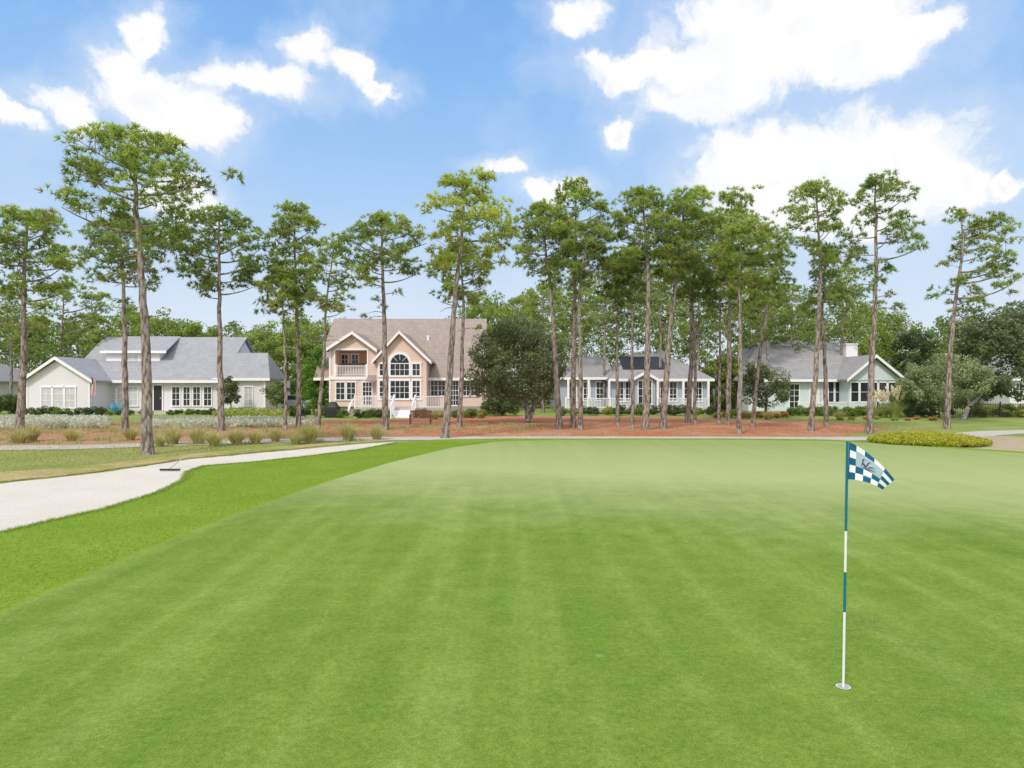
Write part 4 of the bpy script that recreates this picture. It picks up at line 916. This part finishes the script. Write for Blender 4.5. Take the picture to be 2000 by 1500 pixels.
def cover(name, poly, n, hgt, size, lo, hi, lab=None):
    q = np.array(poly); lo_, hi_ = q.min(0), q.max(0); P = R.uniform(lo_, hi_, (n*4, 2)); P = P[inpoly(P, poly)][:n]
    C = np.column_stack([P, R.uniform(.2, 1, len(P))*hgt]); V, Fc, cl = leaf_cloud(C, np.full(len(C), hgt*.5), 22, size, lo, hi); V[:, 2] = np.maximum(V[:, 2], .01)
    o = bpy.data.objects.new(name, fast_mesh(name, V, Fc, cl)); o.data.materials.append(MAT['leaf']); put(o); o['kind'] = 'stuff'
cover('silver_ground_cover', [gp(-100, 842), gp(205, 838), gp(215, 828), gp(200, 824), gp(-100, 824)], 1200, .45, .06, (.38, .40, .37), (.74, .75, .71))
cover('silver_ground_cover', [gp(300, 838), gp(600, 836), gp(620, 826), gp(400, 824), gp(300, 827)], 1000, .38, .06, (.38, .40, .36), (.72, .73, .66))
cover('low_garden_plants', [gp(430, 826), gp(560, 824), gp(560, 816), gp(420, 816)], 500, .6, .07, (.18, .24, .05), (.46, .50, .12))
cx, cy = X(1812, 30.0), 30.0
P = R.uniform(-1, 1, (2600, 2)); P = P[(P**2).sum(1) < 1]; rr = np.sqrt((P**2).sum(1))
C = np.column_stack([cx+P[:, 0]*2.35, cy+P[:, 1]*2.0, .38*np.sqrt(1-rr**2*.85)*R.uniform(.75, 1.15, len(P))])
V, Fc, cl = leaf_cloud(C, R.uniform(.08, .16, len(C)), 34, .035, (.18, .22, .03), (.60, .58, .07)); V[:, 2] = np.maximum(V[:, 2], .02)
o = bpy.data.objects.new('juniper_shrub', fast_mesh('juniper_shrub', V-np.array([cx, cy, 0]), Fc, cl)); o.data.materials.append(MAT['leaf']); put(o); o.location = (cx, cy, 0)
o['label'] = 'low spreading yellow green juniper beside the green'; o['category'] = 'shrub'

D = 55.0; fe = root('iron_fence', (X(1700, D), D-1.5, 0), 'black iron picket fence in front of garden hedge', 'fence')
m = MB(); xa, xb = X(1695, D), X(1985, D); y = D-1.5
m.box(xa, xb, y-.015, y+.015, .2, .24); m.box(xa, xb, y-.015, y+.015, 1.0, 1.04)
for xx in np.arange(xa, xb, .13): m.box(xx-.012, xx+.012, y-.011, y+.011, .05, 1.15)
m.obj('picket_panel', MAT['black'], fe)
for xx in np.arange(xa, xb, 2.4): m = MB(); m.box(xx-.04, xx+.04, y-.04, y+.04, 0, 1.25); m.obj('post', MAT['black'], fe)

# ------------------------------------------------------------- distant woodland
tops = [(-200, 590), (0, 600), (100, 620), (190, 630), (240, 605), (330, 610), (370, 640), (420, 625), (500, 630), (560, 625), (640, 620), (720, 640), (880, 640), (930, 580), (1000, 575), (1080, 560), (1200, 540), (1300, 535), (1420, 540), (1500, 555), (1560, 570), (1650, 545), (1700, 590), (1760, 610), (1800, 640), (1850, 620), (1930, 615), (2000, 590), (2200, 600)]
tx, ty = zip(*tops); C = []; rad = []
for row, (D, dz) in enumerate(((86, 0), (97, -4))):
    for px in np.arange(-220, 2220, 27):
        p = px+R.uniform(-12, 12); top = np.interp(p, tx, ty)+R.uniform(-12, 24)+dz; zt = Z(top, D); w = R.uniform(1.5, 2.6)
        k = 42; tt = R.random(k)**.8; zz_ = .6+(zt-1.0)*tt
        ww = w*np.sqrt(np.clip(1-tt**3, 0.02, 1)); a = R.uniform(0, 6.28, k); r = ww*R.random(k)**.5
        C.append(np.column_stack([X(p, D)+np.cos(a)*r, D+R.uniform(-2, 2)+np.sin(a)*r, zz_])); rad.append(R.uniform(.5, .95, k))
C = np.vstack(C); rad = np.concatenate(rad)
V, Fc, cl = leaf_cloud(C, rad, 34, .17, (.09, .135, .045), (.35, .43, .13))
o = bpy.data.objects.new('distant_woodland', fast_mesh('distant_woodland', V, Fc, cl)); o.data.materials.append(MAT['leaf']); put(o); o['kind'] = 'stuff'
C = []; rad = []
for px in np.concatenate([np.arange(-150, 60, 16), np.arange(520, 650, 16), np.arange(940, 1110, 14), np.arange(1380, 1470, 14), np.arange(1740, 2150, 16)]):
    D = 75; zt = R.uniform(2.5, 4.5); k = 16
    C.append(np.column_stack([X(px, D)+R.normal(size=k)*.8, D+R.normal(size=k)*.8, R.uniform(.3, zt, k)])); rad.append(R.uniform(.4, .7, k))
V, Fc, cl = leaf_cloud(np.vstack(C), np.concatenate(rad), 60, .10, (.055, .09, .03), (.22, .28, .08))
o = bpy.data.objects.new('understorey_thicket', fast_mesh('understorey_thicket', V, Fc, cl)); o.data.materials.append(MAT['leaf']); put(o); o['kind'] = 'stuff'

# ------------------------------------------------------------- sky
w = bpy.data.worlds.new('World'); scene.world = w; w.use_nodes = True; nt = w.node_tree
bgn = nt.nodes['Background']
SUN_EL, SUN_AZ = radians(46), radians(208)
sky = nt.nodes.new('ShaderNodeTexSky'); sky.sky_type = 'NISHITA'; sky.sun_disc = False
sky.sun_elevation = SUN_EL; sky.sun_rotation = SUN_AZ; sky.ozone_density = 2.0; sky.air_density = 1.0; sky.dust_density = 0.6
tc = nt.nodes.new('ShaderNodeTexCoord'); sp = nt.nodes.new('ShaderNodeSeparateXYZ'); nt.links.new(tc.outputs['Generated'], sp.inputs[0])
az = math_(nt, 'ARCTAN2', sp.outputs[0], sp.outputs[1]); el = math_(nt, 'ARCSINE', sp.outputs[2])
cb = nt.nodes.new('ShaderNodeCombineXYZ'); nt.links.new(az, cb.inputs[0]); nt.links.new(el, cb.inputs[1])
nz = nt.nodes.new('ShaderNodeTexNoise'); nz.inputs['Scale'].default_value = 9; nz.inputs['Detail'].default_value = 8; nz.inputs['Roughness'].default_value = .6; nt.links.new(cb.outputs[0], nz.inputs['Vector'])
vm = nt.nodes.new('ShaderNodeVectorMath'); vm.operation = 'MULTIPLY_ADD'; nt.links.new(nz.outputs['Color'], vm.inputs[0]); vm.inputs[1].default_value = (.13, .11, 0)
v2 = nt.nodes.new('ShaderNodeVectorMath'); v2.operation = 'ADD'; nt.links.new(cb.outputs[0], v2.inputs[0]); v2.inputs[1].default_value = (-.065, -.055, 0)
nt.links.new(v2.outputs[0], vm.inputs[2]); UVd = vm.outputs[0]
clouds = [(290, 50, 48, 38), (245, 115, 60, 42), (320, 190, 120, 52), (430, 240, 45, 45), (500, 155, 110, 28), (110, 180, 70, 26), (150, 220, 50, 24), (600, 95, 50, 34), (690, 125, 48, 26), (760, 165, 38, 22), (350, 235, 80, 40), (345, 385, 65, 42), (10, 205, 60, 26),
          (1480, 100, 210, 85), (1310, 125, 160, 36), (1600, 60, 190, 90), (1710, 110, 110, 46), (1200, 115, 60, 20), (1130, 20, 55, 36), (1370, 185, 105, 42), (1810, 75, 60, 36), (1500, 0, 180, 60),
          (1460, 285, 105, 48), (1600, 310, 185, 75), (1760, 330, 160, 65), (1880, 345, 90, 45), (1450, 350, 110, 45), (1600, 400, 220, 55), (1228, 248, 28, 22), (1085, 365, 65, 22), (985, 315, 46, 20), (1980, 345, 36, 24)]
cur = None
for (px, py, rx, ry) in clouds:
    a = math.atan((px-1000)/F); k = cos(a); e = math.atan((750-py)/F*k); sx = rx/F*k*k*1.12; sy = ry/F*k*1.12
    m1 = nt.nodes.new('ShaderNodeVectorMath'); m1.operation = 'MULTIPLY_ADD'; nt.links.new(UVd, m1.inputs[0]); m1.inputs[1].default_value = (1/sx, 1/sy, 0); m1.inputs[2].default_value = (-a/sx, -e/sy, 0)
    l = nt.nodes.new('ShaderNodeVectorMath'); l.operation = 'LENGTH'; nt.links.new(m1.outputs[0], l.inputs[0])
    cur = l.outputs['Value'] if cur is None else math_(nt, 'SMOOTH_MIN', cur, l.outputs['Value'], 0.3)
n2 = noise(nt, 20, 9, UVd, .66); n3 = noise(nt, 5, 6, cb.outputs[0], .55); n4 = noise(nt, 9, 6, UVd, .6)
dens = math_(nt, 'ADD', math_(nt, 'SUBTRACT', 1.0, cur), math_(nt, 'MULTIPLY', math_(nt, 'SUBTRACT', n2, .5), 1.3))
def mr(inp, a, b, c=0.0, d=1.0):
    q = nt.nodes.new('ShaderNodeMapRange'); q.interpolation_type = 'SMOOTHSTEP'; nt.links.new(inp, q.inputs[0])
    for i, v in zip((1, 2, 3, 4), (a, b, c, d)): q.inputs[i].default_value = v
    return q.outputs[0]
cf = mr(dens, -.15, .36); halo = mr(dens, -1.3, .1, 0, .40)
over = math_(nt, 'MAXIMUM', mr(el, .62, .95), mr(sp.outputs[1], -.05, -.45))
ovn = math_(nt, 'MULTIPLY', over, mr(noise(nt, 2.2, 5, tc.outputs['Generated'], .6), .32, .58))
S = 0.1
blue = ramp(nt, math_(nt, 'MULTIPLY', el, 1.6), [(0.0, (8.0, 8.6, 9.4)), (.22, (6.4, 7.8, 9.6)), (.42, (4.3, 6.5, 9.6)), (.68, (2.7, 5.2, 9.3)), (1.0, (1.7, 4.0, 8.8))])
base = mix(nt, sky.outputs[0], blue, 0.94)
wisp = mr(n3, .45, .8, 0, .45)
base = mix(nt, base, (7.9, 8.7, 9.7), math_(nt, 'MAXIMUM', wisp, halo))
shade = math_(nt, 'ADD', math_(nt, 'MULTIPLY', n4, .6), math_(nt, 'MULTIPLY', mr(dens, .3, 1.3), .16))
ccol = ramp(nt, shade, [(.24, (9.6, 9.7, 10.0)), (.38, (10.4, 10.4, 10.4)), (.48, (9.4, 9.5, 9.8)), (.58, (8.7, 8.8, 9.4))])
out = mix(nt, base, ccol, cf)
out = mix(nt, out, (13.5, 13.0, 12.3), ovn)  # bright cloud added overhead and behind the camera, out of view, as neutral fill
nt.links.new(out, bgn.inputs['Color']); bgn.inputs['Strength'].default_value = S
w.cycles.sampling_method = 'MANUAL'; w.cycles.sample_map_resolution = 512

sun = bpy.data.lights.new('sun', 'SUN'); sun.energy = 2.4; sun.angle = radians(9); sun.color = (1, .94, .84)
so = bpy.data.objects.new('sun', sun); put(so)
import mathutils
d = mathutils.Vector((sin(SUN_AZ)*cos(SUN_EL), cos(SUN_AZ)*cos(SUN_EL), sin(SUN_EL)))
so.rotation_euler = (-d).to_track_quat('-Z', 'Y').to_euler(); so.location = d*80

cam = bpy.data.cameras.new('camera'); cam.lens = 24; cam.sensor_width = 36; cam.clip_end = 8000; cam.clip_start = .05
co = bpy.data.objects.new('camera', cam); put(co); co.location = (0, 0, H); co.rotation_euler = (radians(90), 0, 0)
scene.camera = co
